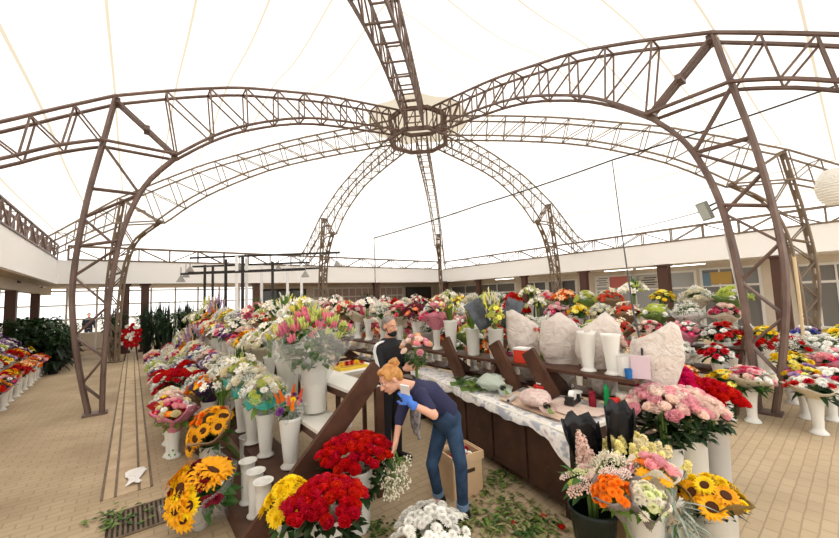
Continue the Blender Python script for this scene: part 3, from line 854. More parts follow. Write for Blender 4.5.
# colour mixes: (heads, wrap, leaf)
MIX = {
 'sun': ([('sunflower', 'amber'), ('mum', 'yellow'), ('rose', 'orange')], 'kraft', ('leafy', 'mid')),
 'hot': ([('daisy', 'orange'), ('mum', 'yellow'), ('rose', 'red')], 'red', ('leafy', 'mid')),
 'hot2': ([('mum', 'amber'), ('daisy', 'orange')], 'purple', ('leafy', 'dark')),
 'red': ([('rose', 'red'), ('carnation', 'red')], None, ('leafy', 'dark')),
 'red2': ([('rose', 'red'), ('spray', 'white')], 'white', ('leafy', 'dark')),
 'redw': ([('carnation', 'red'), ('mum', 'white')], None, ('leafy', 'dark')),
 'pinkmix': ([('rose', 'pink'), ('mum', 'white'), ('daisy', 'magenta')], 'pink', ('leafy', 'mid')),
 'pinkp': ([('rose', 'palepink'), ('carnation', 'rosepink')], 'cream', ('leafy', 'mid')),
 'lil': ([('lily', 'white'), ('bud', 'budgreen')], None, ('blade', 'mid')),
 'lilp': ([('lily', 'palepink'), ('bud', 'budpink')], None, ('blade', 'mid')),
 'glad': ([('spire', 'white'), ('spire', 'lemon')], None, ('blade', 'light')),
 'gladp': ([('spire', 'mauvepink'), ('spire', 'lilac')], None, ('blade', 'mid')),
 'cream': ([('knob', 'cream'), ('rose', 'white')], 'white', ('leafy', 'light')),
 'white': ([('mum', 'white'), ('spray', 'white')], 'white', ('leafy', 'mid')),
 'lime': ([('knob', 'lime'), ('mum', 'white')], 'green', ('leafy', 'light')),
 'purp': ([('carnation', 'purple'), ('mum', 'white')], None, ('leafy', 'mid')),
 'lilac': ([('mum', 'lilac'), ('daisy', 'white')], 'lilac', ('leafy', 'mid')),
 'burg': ([('knob', 'burgundy'), ('daisy', 'coral')], None, ('leafy', 'dark')),
 'yel': ([('mum', 'yellow'), ('daisy', 'lemon')], None, ('leafy', 'mid')),
 'coral': ([('rose', 'coral'), ('lily', 'ivory')], 'kraft', ('leafy', 'mid')),
 'orch': ([('daisy', 'palepink'), ('lily', 'white'), ('daisy', 'rosepink')], None, ('blade', 'dark')),
 'oran': ([('rose', 'orange'), ('lily', 'peach')], 'cream', ('leafy', 'mid')),
 'blue': ([('carnation', 'blue'), ('mum', 'lilac'), ('mum', 'white')], 'white', ('leafy', 'mid')),
 'ivy': ([('rose', 'ivory'), ('spray', 'white')], 'cream', ('leafy', 'mid')),
}
KS = dict(sunflower=1.5, lily=1.35, spire=.42, spray=1.5, knob=1.45, bud=.8, mum=.95)
def row(line, n, seq, where, group, z=0.0, vk='flared', R=.2, H=.16, nh=16, jit=.03, vs=1.0, tilt=.0, skip=(), tl=None, lift=0.0):
    """line: ((a,b) start, (a,b) end) of a row of n vases with bouquets"""
    (a0, b0), (a1, b1) = line; rnd = random.Random(n*7+len(where)); used = {}
    for i in range(n):
        if i in skip: continue
        f = i/max(1, n-1); a = a0+(a1-a0)*f+rnd.uniform(-jit, jit); b = b0+(b1-b0)*f+rnd.uniform(-jit, jit)
        key = seq[i % len(seq)]; heads, wr, lf = MIX[key]
        cols = []
        for hd in heads:
            if nice(hd[1]) not in cols: cols.append(nice(hd[1]))
        cs = ' and '.join(cols[:2]); p = G(a, b, z)
        vase_mesh(vk); vh = VASES[vk+'_h']*vs; vi = VASES[vk+'_in']*vs
        fl = ' of lilies' if heads[0][0] == 'lily' else ' of tall spikes' if heads[0][0] == 'spire' else ''
        vase(vk, p, vs, 'white vase under the %s bouquet %s' % (ORD[i], where), 'white vases '+group)
        rr = R*rnd.uniform(.9, 1.1); tall = 1.0
        top = vh-vi+(.1 if lf[0] == 'leafy' else .24)+lift
        wrp = wr if rnd.random() < .75 else None
        hh = H*(1.7 if heads[0][0] in ('spire', 'bud') else 1)
        nr = p.y < 8.5
        bouquet(p+Vector((0, 0, vi+.002)), rr, hh, [(h[0], h[1], KS.get(h[0], 1)) for h in heads] if nr else heads, 25 if nr else 28, top, '%s%s bouquet, %s %s' % (cs, fl, ORD[i], where), group, wrp, .26, lf, stem_r=.026*vs, lscale=1.0 if lf[0] == 'leafy' else .85, near=nr, hs=.215*rr, leafdz=hh*.55)
# left wall stand (front row on the paving)
row(((-2.04, 10.2), (-2.2, 16.6)), 14, ['hot', 'hot2', 'pinkmix', 'hot', 'sun', 'red', 'hot2', 'oran'], 'from camera, left canopy paving row', 'bouquets on the paving by the left canopy', 0, 'flared', .22, .14, vs=1.0)
row(((-2.42, 10.3), (-2.5, 15.8)), 11, ['sun', 'purp', 'yel', 'white', 'red', 'yel', 'lilac', 'red'], 'from the camera on the lower left canopy step', 'bouquets on the lower step under the left canopy', .25, 'flared', .23, .15)
row(((-2.78, 10.5), (-2.85, 15.8)), 10, ['lilac', 'purp', 'hot', 'lilac', 'white', 'purp', 'lime', 'lilac'], 'from the camera on the upper left canopy step', 'bouquets on the upper step under the left canopy', .5, 'flared', .25, .17)
row(((-3.14, 10.5), (-3.2, 15.8)), 10, ['lilac', 'ivy', 'pinkp', 'white', 'lilac', 'yel', 'white', 'lime'], 'from the camera on the top left canopy step', 'bouquets on the top step under the left canopy', .8, 'flared', .27, .2)
# aisle side of the left stand
row(((.46, 6.0), (.5, 13.2)), 15, ['hot', 'pinkmix', 'cream', 'red', 'white', 'pinkp', 'red', 'lilac', 'cream', 'lime', 'white', 'purp'], 'from near end beside drain strip', 'bouquets on the paving by the drain strip', 0, 'flared', .2, .14)
row(((.9, 6.5), (.9, 13.2)), 15, ['sun', 'white', 'red', 'cream', 'purp', 'red', 'lilac', 'white', 'lime', 'pinkp', 'cream', 'ivy'], 'from near end, lowest aisle step', 'bouquets on the lowest aisle step', .10, 'flared', .23, .17)
row(((1.22, 5.7), (1.22, 13.2)), 16, ['lil', 'lime', 'white', 'ivy', 'lilac', 'pinkp', 'white', 'blue', 'coral', 'cream', 'gladp', 'sun', 'purp'], 'from near end, second aisle step', 'bouquets on the second aisle step', .34, 'flared', .25, .2)
row(((1.55, 4.9), (1.55, 13.2)), 17, ['lil', 'lil', 'ivy', 'sun', 'pinkp', 'lil', 'purp', 'pinkmix', 'lilac', 'yel', 'coral', 'cream', 'red', 'blue', 'yel'], 'from near end, third aisle step', 'bouquets on the third aisle step', .78, 'flared', .26, .2)
row(((1.9, 5.2), (1.9, 13.2)), 15, ['lil', 'glad', 'lil', 'coral', 'lilp', 'pinkp', 'lilac', 'white', 'yel', 'ivy', 'lilac', 'gladp', 'sun'], 'from near end, top aisle step', 'bouquets on the top aisle step', 1.08, 'flared', .25, .19)
# stand behind the counter
row(((3.95, 4.5), (3.95, 8.3)), 8, ['pinkmix', 'burg', 'pinkp', 'ivy', 'orch', 'pinkp', 'coral', 'orch'], 'from near end, board behind man', 'bouquets on the top board behind the man', 1.12, 'flared', .27, .2)
row(((4.3, 1.9), (4.3, 8.3)), 13, ['pinkp', 'red2', 'ivy', 'coral', 'lime', 'redw', 'white', 'pinkp', 'burg', 'orch'], 'from near end, upper counter step', 'bouquets on the upper step of the counter stand', .8, 'flared', .23, .18)
row(((4.66, 1.7), (4.66, 8.3)), 12, ['hot', 'red', 'lime', 'pinkmix', 'oran', 'white'], 'from near end, middle counter step', 'bouquets on the middle step of the counter stand', .5, 'flared', .22, .17)
# right island
row(((7.02, 1.42), (7.0, 9.6)), 15, ['yel', 'oran', 'coral', 'white', 'red', 'yel', 'pinkp'], 'from near end before right stand', 'bouquets on the paving before the right stand', 0.0, 'flared', .25, .16)
row(((7.45, 1.6), (7.45, 9.8)), 16, ['redw', 'white', 'oran', 'hot', 'pinkp', 'lime', 'redw', 'yel', 'red'], 'from near end, lowest right step', 'bouquets on the lowest step of the right stand', .3, 'flared', .25, .17)
row(((7.9, 1.6), (7.9, 9.8)), 16, ['redw', 'pinkmix', 'pinkp', 'coral', 'lime', 'red2', 'white', 'ivy', 'oran', 'redw'], 'from near end, second right step', 'bouquets on the second step of the right stand', .6, 'flared', .27, .19)
row(((8.35, 1.6), (8.35, 9.8)), 16, ['pinkp', 'white', 'lime', 'coral', 'ivy', 'yel', 'pinkmix', 'lil', 'red', 'redw', 'glad'], 'from near end, third right step', 'bouquets on the third step of the right stand', .9, 'flared', .27, .2)
row(((8.8, 1.6), (8.8, 9.8)), 16, ['lime', 'ivy', 'yel', 'lil', 'coral', 'lime', 'oran', 'pinkp', 'lil', 'red', 'white'], 'from near end, top right step', 'bouquets on the top step of the right stand', 1.2, 'flared', .28, .2)
# far cross stand
row(((3.8, 13.4), (14.3, 13.4)), 18, ['white', 'pinkmix', 'ivy', 'red', 'orch', 'white', 'pinkp', 'cream'], 'from left, low far stand step', 'bouquets on the low step of the far stand', .35, 'flared', .3, .2)
row(((3.7, 13.85), (14.4, 13.85)), 18, ['orch', 'white', 'pinkp', 'redw', 'white', 'coral', 'orch'], 'from left, middle far stand step', 'bouquets on the middle step of the far stand', .73, 'flared', .31, .2)
row(((3.8, 14.3), (14.3, 14.3)), 18, ['white', 'orch', 'red', 'ivy', 'orch', 'redw', 'lime', 'pinkp'], 'from left, top far stand step', 'bouquets on the top step of the far stand', 1.11, 'flared', .31, .22)
# beyond the right leg
row(((7.9, .45), (8.9, -.65)), 3, ['redw', 'pinkmix', 'pinkp'], 'in the paving line past the right tent leg', 'bouquets on the paving right of the tent leg', 0, 'flared', .28, .17, vs=1.05)
row(((8.6, .9), (9.8, -.5)), 4, ['yel', 'pinkmix', 'yel', 'lilac'], 'in the second line past the right tent leg', 'bouquets in the second line right of the tent leg', 0, 'cone', .3, .17, vs=1.25)
row(((9.3, 1.4), (10.6, -.2)), 5, ['red', 'red2', 'white', 'purp', 'yel'], 'in the third line past the right tent leg', 'bouquets in the third line right of the tent leg', 0, 'cone', .3, .2, vs=1.5)
row(((10.4, 2.6), (12.4, -.2)), 6, ['purp', 'yel', 'yel', 'blue', 'yel', 'hot'], 'in the far line past the right tent leg', 'bouquets in the far line right of the tent leg', 0, 'cone', .32, .2, vs=1.6)
# ================================================================== KEY BOUQUETS NEAR THE CAMERA
def placed(center, R, H, heads, n, vk, vs, vlabel, label, z=0.0, vmat=None, **kw):
    """a vase on (x, y, z) and a bouquet whose dome rim is at center.z"""
    p = Vector((center.x, center.y, z)); vase_mesh(vk)
    vase(vk, p, vs, vlabel, None, vmat); vi = VASES[vk+'_in']*vs
    if kw.get('tilt'): kw['rz'] = 0.0
    r = bouquet(p+Vector((0, 0, vi+.002)), R, H, heads, n, center.z-z-vi-.002, label, near=True, stem_r=.03*vs, **kw)
    if kw.get('tilt'):
        r.location = Vector(center)-r.rotation_euler.to_matrix() @ Vector((0, 0, center.z-z-vi-.002))
    return r
V3 = Vector
# red roses in front of the aisle stand
placed(V3((-.74, 2.72, .52)), .30, .13, [('rose', 'red')], 92, 'bucket', .86, 'white bucket of the lower red roses in front of the stand', 'big bunch of red roses with dark leaves, the lower and nearer of two', leaf=('rosefol', 'dark'), hs=.044, lscale=1.1)
placed(V3((-.63, 3.28, .63)), .33, .13, [('rose', 'red')], 96, 'bucket', 1.0, 'white bucket of the upper red roses beside the stand end', 'big bunch of red roses with dark leaves, the upper and farther of two', leaf=('rosefol', 'dark'), hs=.046, lscale=1.1)
placed(V3((-1.06, 2.86, .44)), .19, .18, [('mum', 'yellow')], 34, 'bucket', .7, 'white bucket under the yellow chrysanthemums', 'bright yellow chrysanthemum bunch left of the lower red roses', leaf=('leafy', 'mid'), hs=.062, leafdz=-.05)
placed(V3((.02, 2.90, .22)), .30, .12, [('mum', 'white')], 62, 'pot', .62, 'low white pot under the white chrysanthemums', 'spreading white chrysanthemums with dark leaves at the feet of the bending woman', leaf=('rosefol', 'dark'), hs=.044, lscale=.85)
# sunflower bouquets by the drain strip
placed(V3((-2.06, 3.38, .33)), .30, .22, [('sunflower', 'amber', 2.0), ('mum', 'yellow', .9), ('mum', 'crimson', .72), ('carnation', 'crimson', .7), ('daisy', 'white', .42), ('carnation', 'crimson', .6), ('sunflower', 'yellow', 1.5)], 40, 'pot', .6, 'low white pot under the large sunflower bouquet', 'large sunflower, yellow and crimson bouquet in clear wrap on the paving', leaf=('leafy', 'mid'), hs=.075, tilt=(.5, -.35), wrap='clear', wraph=.42)
placed(V3((-2.46, 4.2, .60)), .27, .17, [('sunflower', 'amber', 1.5), ('sunflower', 'amber', 1.3), ('mum', 'amber', .8), ('carnation', 'orange', .7)], 22, 'cyl', .8, 'white cylinder vase under the brown-wrapped sunflowers', 'sunflower bouquet in brown paper, leaning out of the aisle stand', leaf=('leafy', 'mid'), hs=.07, wrap='kraft', wraph=.3, tilt=(.5, -.42))
vase('cyl', V3((-2.12, 4.42, 0)), .8, 'empty white cylinder vase right of the brown-wrapped sunflowers')
placed(V3((-3.35, 4.9, .58)), .27, .15, [('rose', 'cream'), ('daisy', 'orange'), ('rose', 'pink'), ('mum', 'white'), ('daisy', 'magenta')], 30, 'flared', 1.05, 'white flared vase with green dots, nearest the drain strip', 'mixed cream, orange and magenta bouquet in pink paper, nearest in the paving row', leaf=('leafy', 'light'), hs=.05, wrap='pink', wraph=.3)
placed(V3((-3.72, 5.35, .58)), .26, .14, [('rose', 'palepink'), ('daisy', 'yellow'), ('mum', 'white')], 26, 'flared', 1.05, 'white flared vase behind the pink-wrapped bouquet', 'pale pink and yellow bouquet in red paper behind the pink-wrapped one', leaf=('leafy', 'mid'), hs=.05, wrap='red', wraph=.3)
placed(V3((-3.15, 5.35, .80)), .24, .15, [('daisy', 'amber'), ('mum', 'white'), ('rose', 'orange')], 24, 'cone', 1.1, 'white vase under the purple-wrapped bouquet on the lowest step', 'amber and white bouquet in dark purple paper on the lowest step', z=.1, leaf=('leafy', 'mid'), hs=.05, wrap='purple', wraph=.3)
placed(V3((-4.3, 6.25, .75)), .3, .12, [('rose', 'red')], 34, 'flared', 1.15, 'white vase under the flat bunch of red roses', 'flat bunch of red roses by the drain strip', leaf=('rosefol', 'dark'), hs=.055, lscale=.8)
placed(V3((-2.75, 4.95, .86)), .27, .26, [('spire', 'white', .34), ('lily', 'white', 1.0), ('spray', 'white', 1.1)], 26, 'cone', 1.1, 'white vase under the tall white spikes on the lowest step', 'loose white spikes with green stems above the brown-wrapped sunflowers', z=.1, leaf=('blade', 'light'), hs=.06)
# empty small vases on the lowest step
for i, b in enumerate((3.34, 3.58, 3.86)):
    vase('slim', G(.90, b, .10), .95, 'empty small white vase on the lowest step, %s from the camera' % ORD[i], 'empty small white vases on the lowest step')
# the second step: teal ribboned bouquets
def ribbon(parent_label, p, rgb, w, h, label, rz):
    k = MB(); n = 18; rows = []
    for i in range(4):
        row = []
        for j in range(n):
            t = PI*1.25*j/(n-1); r = w*(1+.06*math.sin(j*1.9+i)); row.append(k.vert((r*math.cos(t), r*math.sin(t)*.9, h*i/3+.02*math.sin(j*1.3))))
        rows.append(row)
    for i in range(3):
        for j in range(n-1): k.face((rows[i][j], rows[i][j+1], rows[i+1][j+1], rows[i+1][j]))
    for j in range(5):
        t = 2*PI*j/5; k.leaf((w*.2*math.cos(t), -w*.9+.0, h*.5), (math.cos(t), -.5, math.sin(t)), (0, -1, .3), .11, .07, .5, .4)
    return k
TEAL = M('teal_ribbon', (60, 176, 160), .4, trans=.2)
def teal(c, R, vlab, lab, z, cols, film_=False):
    r = placed(c, R, .17, cols, 34, 'cone', 1.0, vlab, lab, z=z, leaf=('leafy', 'light'), hs=.05, wrap='clear', wraph=.3)
    k = ribbon('', None, None, R*.86, .1, '', 0); o = k.build('teal_ribbon', TEAL, r); o.location = (0, 0, c.z-z-.17); o.rotation_euler.z = PI-r.rotation_euler.z
    return r
teal(V3((-1.74, 4.0, 1.0)), .24, 'white vase of the teal-ribboned bouquet nearest the stand end', 'white and green bouquet with a teal ribbon, nearest the stand end', .35, [('knob', 'lime', 1.1), ('mum', 'white'), ('rose', 'ivory'), ('spray', 'white', 1.3)])
teal(V3((-2.06, 4.36, 1.03)), .25, 'white vase of the second teal-ribboned bouquet', 'white and mauve bouquet with a teal ribbon, behind the green one', .35, [('knob', 'mauvepink', 1.1), ('rose', 'ivory'), ('spray', 'white', 1.3)])
teal(V3((-2.38, 4.78, 1.07)), .26, 'white vase of the third teal-ribboned bouquet', 'creamy bouquet with a teal ribbon, above the loose white spikes', .35, [('lily', 'white', 1.3), ('rose', 'cream'), ('knob', 'lime')])
r = placed(V3((-1.37, 3.72, .92)), .15, .12, [('spire', 'orange', .6), ('spire', 'coral', .55), ('mum', 'white', .8), ('carnation', 'purple', .8), ('mum', 'yellow', .7)], 17, 'cone', 1.08, 'cream tapering vase at the near end of the stand', 'bouquet of orange pepper spikes and purple blooms in tall clear wrap', z=.35, leaf=('leafy', 'mid'), hs=.05, wrap='clear', wraph=.34)
# the big vase of lilies
placed(V3((-1.2, 4.0, 1.58)), .42, .26, [('bud', 'budgreen', 1.0), ('bud', 'budpink', 1.1), ('bud', 'budgreen', .9), ('bud', 'budpink', 1.0)], 60, 'cyl', 1.05, 'large white vase holding the lily buds on the third step', 'huge bunch of pink and green lily buds in clear wrap', z=.8, leaf=('rosefol', 'mid'), hs=.055, lscale=1.0, wrap='clear', wraph=.62, leafdz=.12)
placed(V3((-1.66, 4.45, 1.52)), .27, .2, [('lily', 'white', 1.7), ('bud', 'lemon', 1.0)], 26, 'cyl', .95, 'white vase of the lilies left of the huge lily bunch', 'white open lilies left of the huge lily bunch', z=.8, leaf=('blade', 'mid'), hs=.06, wrap='clear', wraph=.4)
placed(V3((-1.62, 5.0, 1.72)), .27, .25, [('bud', 'lemon', 1.0), ('spire', 'lemon', .36), ('lily', 'white', 1.4)], 26, 'cone', 1.0, 'white vase of the yellow-green buds on the top step', 'yellow-green buds and white lilies on the near end of the top step', z=1.1, leaf=('blade', 'light'), hs=.06)
# roses at the right front
for x, y, zc, R, col, w1, w2, vk in [(2.27, 3.52, .85, .35, [('rose', 'pink', 1.0), ('rose', 'palepink', 1.0)], 'pink roses', 'nearest the counter, left of three', 'bucket'), (2.60, 3.64, .79, .31, [('rose', 'palepink', 1), ('rose', 'pink', 1), ('rose', 'palepink', 1)], 'pale pink roses', 'in the middle bucket', 'cyl'),
                                      (3.0, 3.86, .80, .30, [('rose', 'red')], 'red roses', 'in the grey ribbed bucket at the right', 'cyl'), (2.74, 4.12, .92, .37, [('rose', 'magenta')], 'magenta roses', 'behind the pink roses', 'bucket')]:
    placed(V3((x, y, zc)), R, .17, col, 84, vk, 1.02, 'bucket holding the %s %s' % (w1, w2), 'large bunch of %s %s' % (w1, w2), leaf=('rosefol', 'dark'), hs=.049, vmat=PLASTICG if 'ribbed' in w2 else None, lscale=.95)
# front right group
placed(V3((1.22, 2.78, .55)), .21, .1, [('knob', 'palepink', 1.0), ('knob', 'mauvepink', 1.0), ('knob', 'lime', .8), ('knob', 'palelime', .9)], 22, 'pot', 1.2, 'dark green bucket under the pink and green flower heads', 'flat pink and green flower heads in a dark green bucket', vmat=M('green_plastic', (24, 34, 28), .4), leaf=('leafy', 'mid'), hs=.055, leafdz=.05)
c0 = V3((1.5, 2.6, .45)); vase('cyl', V3((1.5, 2.62, 0)), .92, 'white vase holding four small bouquets in the front right group'); vi = .02
for (u, v, Y, R, cols, lab, wr, n, hs) in [(610, 489, 2.52, .13, [('carnation', 'orange')], 'small round bunch of orange carnations in grey wrap', 'grey', 26, .034), (645, 499, 2.46, .135, [('carnation', 'ivory'), ('carnation', 'palelime'), ('mum', 'ivory')], 'small round bunch of cream-green flowers in grey wrap', 'grey', 24, .036),
                                    (652, 472, 2.66, .15, [('daisy', 'orange'), ('rose', 'pink'), ('daisy', 'amber')], 'orange and pink bouquet behind the cream-green bunch', 'cream', 18, .05), (612, 470, 2.7, .15, [('knob', 'palepink'), ('spray', 'ivory', 1.2)], 'pale pink and cream spray behind the orange carnations', None, 18, .045)]:
    c = atd(u, v, Y); base = V3((1.5+.04*((u > 630)*2-1), 2.62+.03*((Y > 2.6)*2-1), .024))
    rt_ = bouquet(base, R, .09, cols, n, c.z-.02, lab, near=True, stem_r=.012, leaf=('leafy', 'light'), hs=hs, wrap=wr, wraph=.2, name='bouquet')
    d = V3((c.x-base.x, c.y-base.y, c.z)); rt_.rotation_euler = (math.atan2(-d.y, d.z), math.atan2(d.x, d.z), 0)
placed(V3((1.70, 2.98, .60)), .32, .12, [('stock', 'butter', .72), ('stock', 'cream', .66), ('stock', 'butter', .6)], 34, 'bucket', .8, 'white bucket under the creamy snapdragon spikes', 'creamy yellow snapdragon spikes between the counter and the pink roses', leaf=('leafy', 'light'), hs=.062, lscale=.8)
placed(V3((1.70, 2.60, .34)), .18, .16, [('spray', 'ivory', .6)], 5, 'pot', .7, 'grey pot under the silvery foliage', 'silvery grey foliage plant between the white vase and the sunflowers', leaf=('dusty', 'grey'), hs=.04, lscale=1.45, vmat=PLASTICG, leafdz=.06)
placed(V3((2.00, 2.62, .52)), .195, .14, [('sunflower', 'amber', 1.5), ('sunflower', 'yellow', 1.2), ('mum', 'yellow', .8)], 14, 'cyl', .92, 'white vase under the olive-wrapped sunflowers', 'sunflower bouquet in olive paper, front right corner of the group', leaf=('leafy', 'dark'), hs=.058, wrap='olive', wraph=.2)
# vases standing right of the rose buckets, by the right tent leg
placed(V3((4.77, 5.36, .62)), .3, .14, [('carnation', 'pink'), ('rose', 'palepink'), ('mum', 'white'), ('carnation', 'rosepink')], 36, 'flared', 1.15, 'white flared vase left of the right tent leg', 'round pink and white bouquet left of the right tent leg', leaf=('leafy', 'mid'), hs=.056, wrap='cream', wraph=.2)
placed(V3((5.19, 4.87, .60)), .3, .13, [('carnation', 'red'), ('mum', 'white'), ('mum', 'white'), ('daisy', 'white')], 36, 'flared', 1.1, 'white flared vase right of the right tent leg', 'red and white bouquet in cream paper right of the right tent leg', leaf=('leafy', 'dark'), hs=.056, wrap='cream', wraph=.2)
placed(V3((5.62, 5.42, .62)), .3, .13, [('mum', 'lemon'), ('carnation', 'lilac'), ('daisy', 'rosepink'), ('mum', 'yellow')], 36, 'flared', 1.1, 'white flared vase behind the red and white bouquet', 'yellow and lilac bouquet behind the red and white one', leaf=('leafy', 'mid'), hs=.056)
# ================================================================== COUNTER AND WHAT LIES ON IT
P0, P1 = G(2.96, 1.70), G(3.70, 4.90)                    # front edge, near corner to far end
Q0, Q1 = G(3.98, 1.55), G(3.98, 4.90)                    # back edge
CZ = .78
def prism(k, quad, z0, z1):
    a = [k.vert((p.x, p.y, z0)) for p in quad]; b = [k.vert((p.x, p.y, z1)) for p in quad]; n = len(quad)
    k.face(a[::-1]); k.face(b)
    for i in range(n): k.face((a[i], a[(i+1) % n], b[(i+1) % n], b[i]))
ctr = thing('counter', 'dark wooden work counter with panelled front beside the bending woman', 'counter')
fd = (P1-P0).normalized(); fn = V3((-fd.y, fd.x, 0)); fn = fn if (Q0-P0).dot(fn) > 0 else -fn
k = MB(); prism(k, [P0+fn*.03+fd*.02, P1+fn*.03, Q1, Q0], .12, CZ-.03); k.build('body', WOODT, ctr)
k = MB(); prism(k, [P0-fn*.03-fd*.03, P1-fn*.03, Q1, Q0-fd*.03], CZ-.03, CZ); k.build('worktop', WHITEB, ctr)
for i in range(6):
    f0, f1 = i/6+.006, (i+1)/6-.006; L = (P1-P0).length
    A, B = P0+fd*L*f0, P0+fd*L*f1
    k = MB(); prism(k, [A+fn*.005, B+fn*.005, B+fn*.03, A+fn*.03], .16, CZ-.05)
    m_ = (A+B)/2
    for z in (.24, .38, .52, .64): k.ball(m_+V3((0, 0, z))+fn*.004, .012, 6, 4)
    k.build('front_panel', WOODT, ctr)
for p in (P0+fn*.1+fd*.06, P1+fn*.1-fd*.1, Q0+fd*.06-fn*.06):
    k = MB(); k.box((p.x, p.y, .06), (.16, .1, .12), math.atan2(fd.y, fd.x)); k.build('foot', WOODT, ctr)
def onc(f, g, z=CZ, raw=False):
    """point on the counter: f along the front from the near corner, g across towards the stand"""
    if not raw: f *= .64; g *= .8
    A = P0.lerp(P1, f); B = Q0.lerp(Q1, f); p = A.lerp(B, g); return V3((p.x, p.y, z))
# newspaper cover hanging over the front edge
def newspaper():
    m, N, L = nodes_of('newsprint'); tc = N.new('ShaderNodeTexCoord'); nz = N.new('ShaderNodeTexNoise'); nz.inputs['Scale'].default_value = 9; nz.inputs['Detail'].default_value = 5
    L.new(tc.outputs['Object'], nz.inputs['Vector']); rp = N.new('ShaderNodeValToRGB'); e = rp.color_ramp.elements
    e[0].position = .40; e[0].color = lin((176, 178, 188)); e[1].position = .50; e[1].color = lin((240, 236, 230)); x = rp.color_ramp.elements.new(.62); x.color = lin((232, 224, 214)); x = rp.color_ramp.elements.new(.7); x.color = lin((196, 176, 186))
    L.new(nz.outputs['Fac'], rp.inputs['Fac']); b = N['Principled BSDF']; b.inputs['Roughness'].default_value = .6; L.new(rp.outputs['Color'], b.inputs['Base Color']); return m
k = MB(); nf, ng = 60, 14; rows = []
for i in range(nf+1):
    f = -.012+i/nf*1.0; row = []
    for j in range(ng+1):
        g = -.12+j/ng*1.04
        if g < -.03:
            p = onc(f, -.045, CZ, True); drop = (-.03-g)*1.0*(1+.14*math.sin(f*31)+.10*math.sin(f*83)); p.z = CZ-drop+.0; p -= fn*(.012*math.sin(f*40)+.012)
            if f < .06: p.z -= .13*(1-f/.06)*min(1, (-.03-g)/.09)*1.2
        else: p = onc(f, g, CZ+.006+.004*math.sin(f*50+g*9)*math.sin(g*21), True)
        row.append(k.vert(p))
    rows.append(row)
for i in range(nf):
    for j in range(ng): k.face((rows[i][j], rows[i+1][j], rows[i+1][j+1], rows[i][j+1]))
tag(k.build('newspaper_cover', newspaper(), smooth=True), 'printed newspaper sheets covering the counter and hanging over its front edge', 'newspaper')
KR = M('kraft_sheet', (222, 196, 172), .7, noise=((210, 182, 158), 5)); PINKP = M('pink_kraft', (226, 204, 190), .7, noise=((212, 186, 172), 9), trans=.12)
def sheet(f0, f1, g0, g1, z, mat, label, curl=.02, rz=0):
    k = MB(); n = 10; rows = []
    for i in range(n+1):
        row = []
        for j in range(n+1):
            f, g = f0+(f1-f0)*i/n, g0+(g1-g0)*j/n; f += rz*(g-(g0+g1)/2)
            p = onc(f, g, z+curl*abs(i/n-.5)**2*abs(j/n-.5)*4+.003*math.sin(i*1.7+j)); row.append(k.vert(p))
        rows.append(row)
    for i in range(n):
        for j in range(n): k.face((rows[i][j], rows[i+1][j], rows[i+1][j+1], rows[i][j+1]))
    return tag(k.build('paper_sheet', mat, smooth=True), label, 'paper')
sheet(.10, .52, .12, .72, CZ+.022, KR, 'large flat beige wrapping paper sheet under the wrapped bouquet', .03, .06)
sheet(.02, .30, .34, .86, CZ+.034, PINKP, 'smaller pinkish wrapping paper sheet at the near end of the counter', .05, -.08)
# wrapped bouquet lying on the paper
def lying_cone(p, d, L, r, mat, label, cat, name, up=.55, seed=1, twist=True, fill=None):
    """paper-wrapped bunch lying on a surface: wide end along d, tied at the narrow end"""
    r_ = random.Random(seed); root = thing(name, label, cat, p); k = MB(); n = 22; rows = []
    d = V3(d).normalized(); x = d.cross(V3((0, 0, 1))).normalized(); u = x.cross(d)
    for i, (t, q) in enumerate([(-.16, .55), (-.08, .34), (0, .16), (.12, .3), (.35, .66), (.62, .96), (.85, 1.0), (.98, .8), (1.04, .45), (1.05, .05)]):
        row = []
        for j in range(n):
            a = 2*PI*j/n; w = 1+.07*math.sin(5*a+i*.8)+.05*math.sin(9*a-i*1.3)+r_.uniform(-.03, .03)
            rr = r*q*w; c_ = d*L*t+x*rr*math.cos(a)+u*rr*math.sin(a)*up; c_.z = max(c_.z, -r*up*q*.98); row.append(k.vert(c_+V3((0, 0, r*up))))
        rows.append(row)
    for i in range(len(rows)-1):
        for j in range(n): k.face((rows[i][j], rows[i][(j+1) % n], rows[i+1][(j+1) % n], rows[i+1][j]))
    k.build('paper_wrap', mat, root, smooth=True)
    k = MB(); k.poly([V3((0, 0, r*up))-d*.02, V3((0, 0, r*up))+d*.01], r*.2, 10); k.build('tie', M('black_tie', (40, 36, 36)), root)
    k = MB()
    for i in range(6): k.tube(V3((0, 0, r*up))-d*L*.1, V3((0, 0, r*up*.6))-d*L*.3+x*r*.05*(i-2.5), .006, 4)
    k.build('stems', STEMM, root)
    return root
SP = PAPER('speckled', (226, 206, 194))
lying_cone(onc(.17, .16, CZ+.03), (P1-P0)*.55+fn*.75, .40, .17, M('speckled_paper', (228, 210, 200), .7, noise=((206, 168, 160), 26), trans=.1), 'speckled pink paper-wrapped bouquet lying on the beige paper', 'bouquet', 'wrapped_bouquet', .5, 3)
lying_cone(onc(.52, .30, CZ+.02), (P1-P0)*.7+fn*.5, .42, .17, film('green_film', (214, 226, 212), .62), 'greenish clear-wrapped bunch lying at the far part of the counter', 'bouquet', 'wrapped_bouquet', .6, 5)
o = bouquet(onc(.62, .5, CZ+.03), .12, .05, [('mum', 'white'), ('spray', 'white', 1.3)], 7, .1, 'pale blooms with leaves inside the greenish wrap on the counter', near=True, leaf=('leafy', 'light'), hs=.035, stem_r=.01, nostem=False)
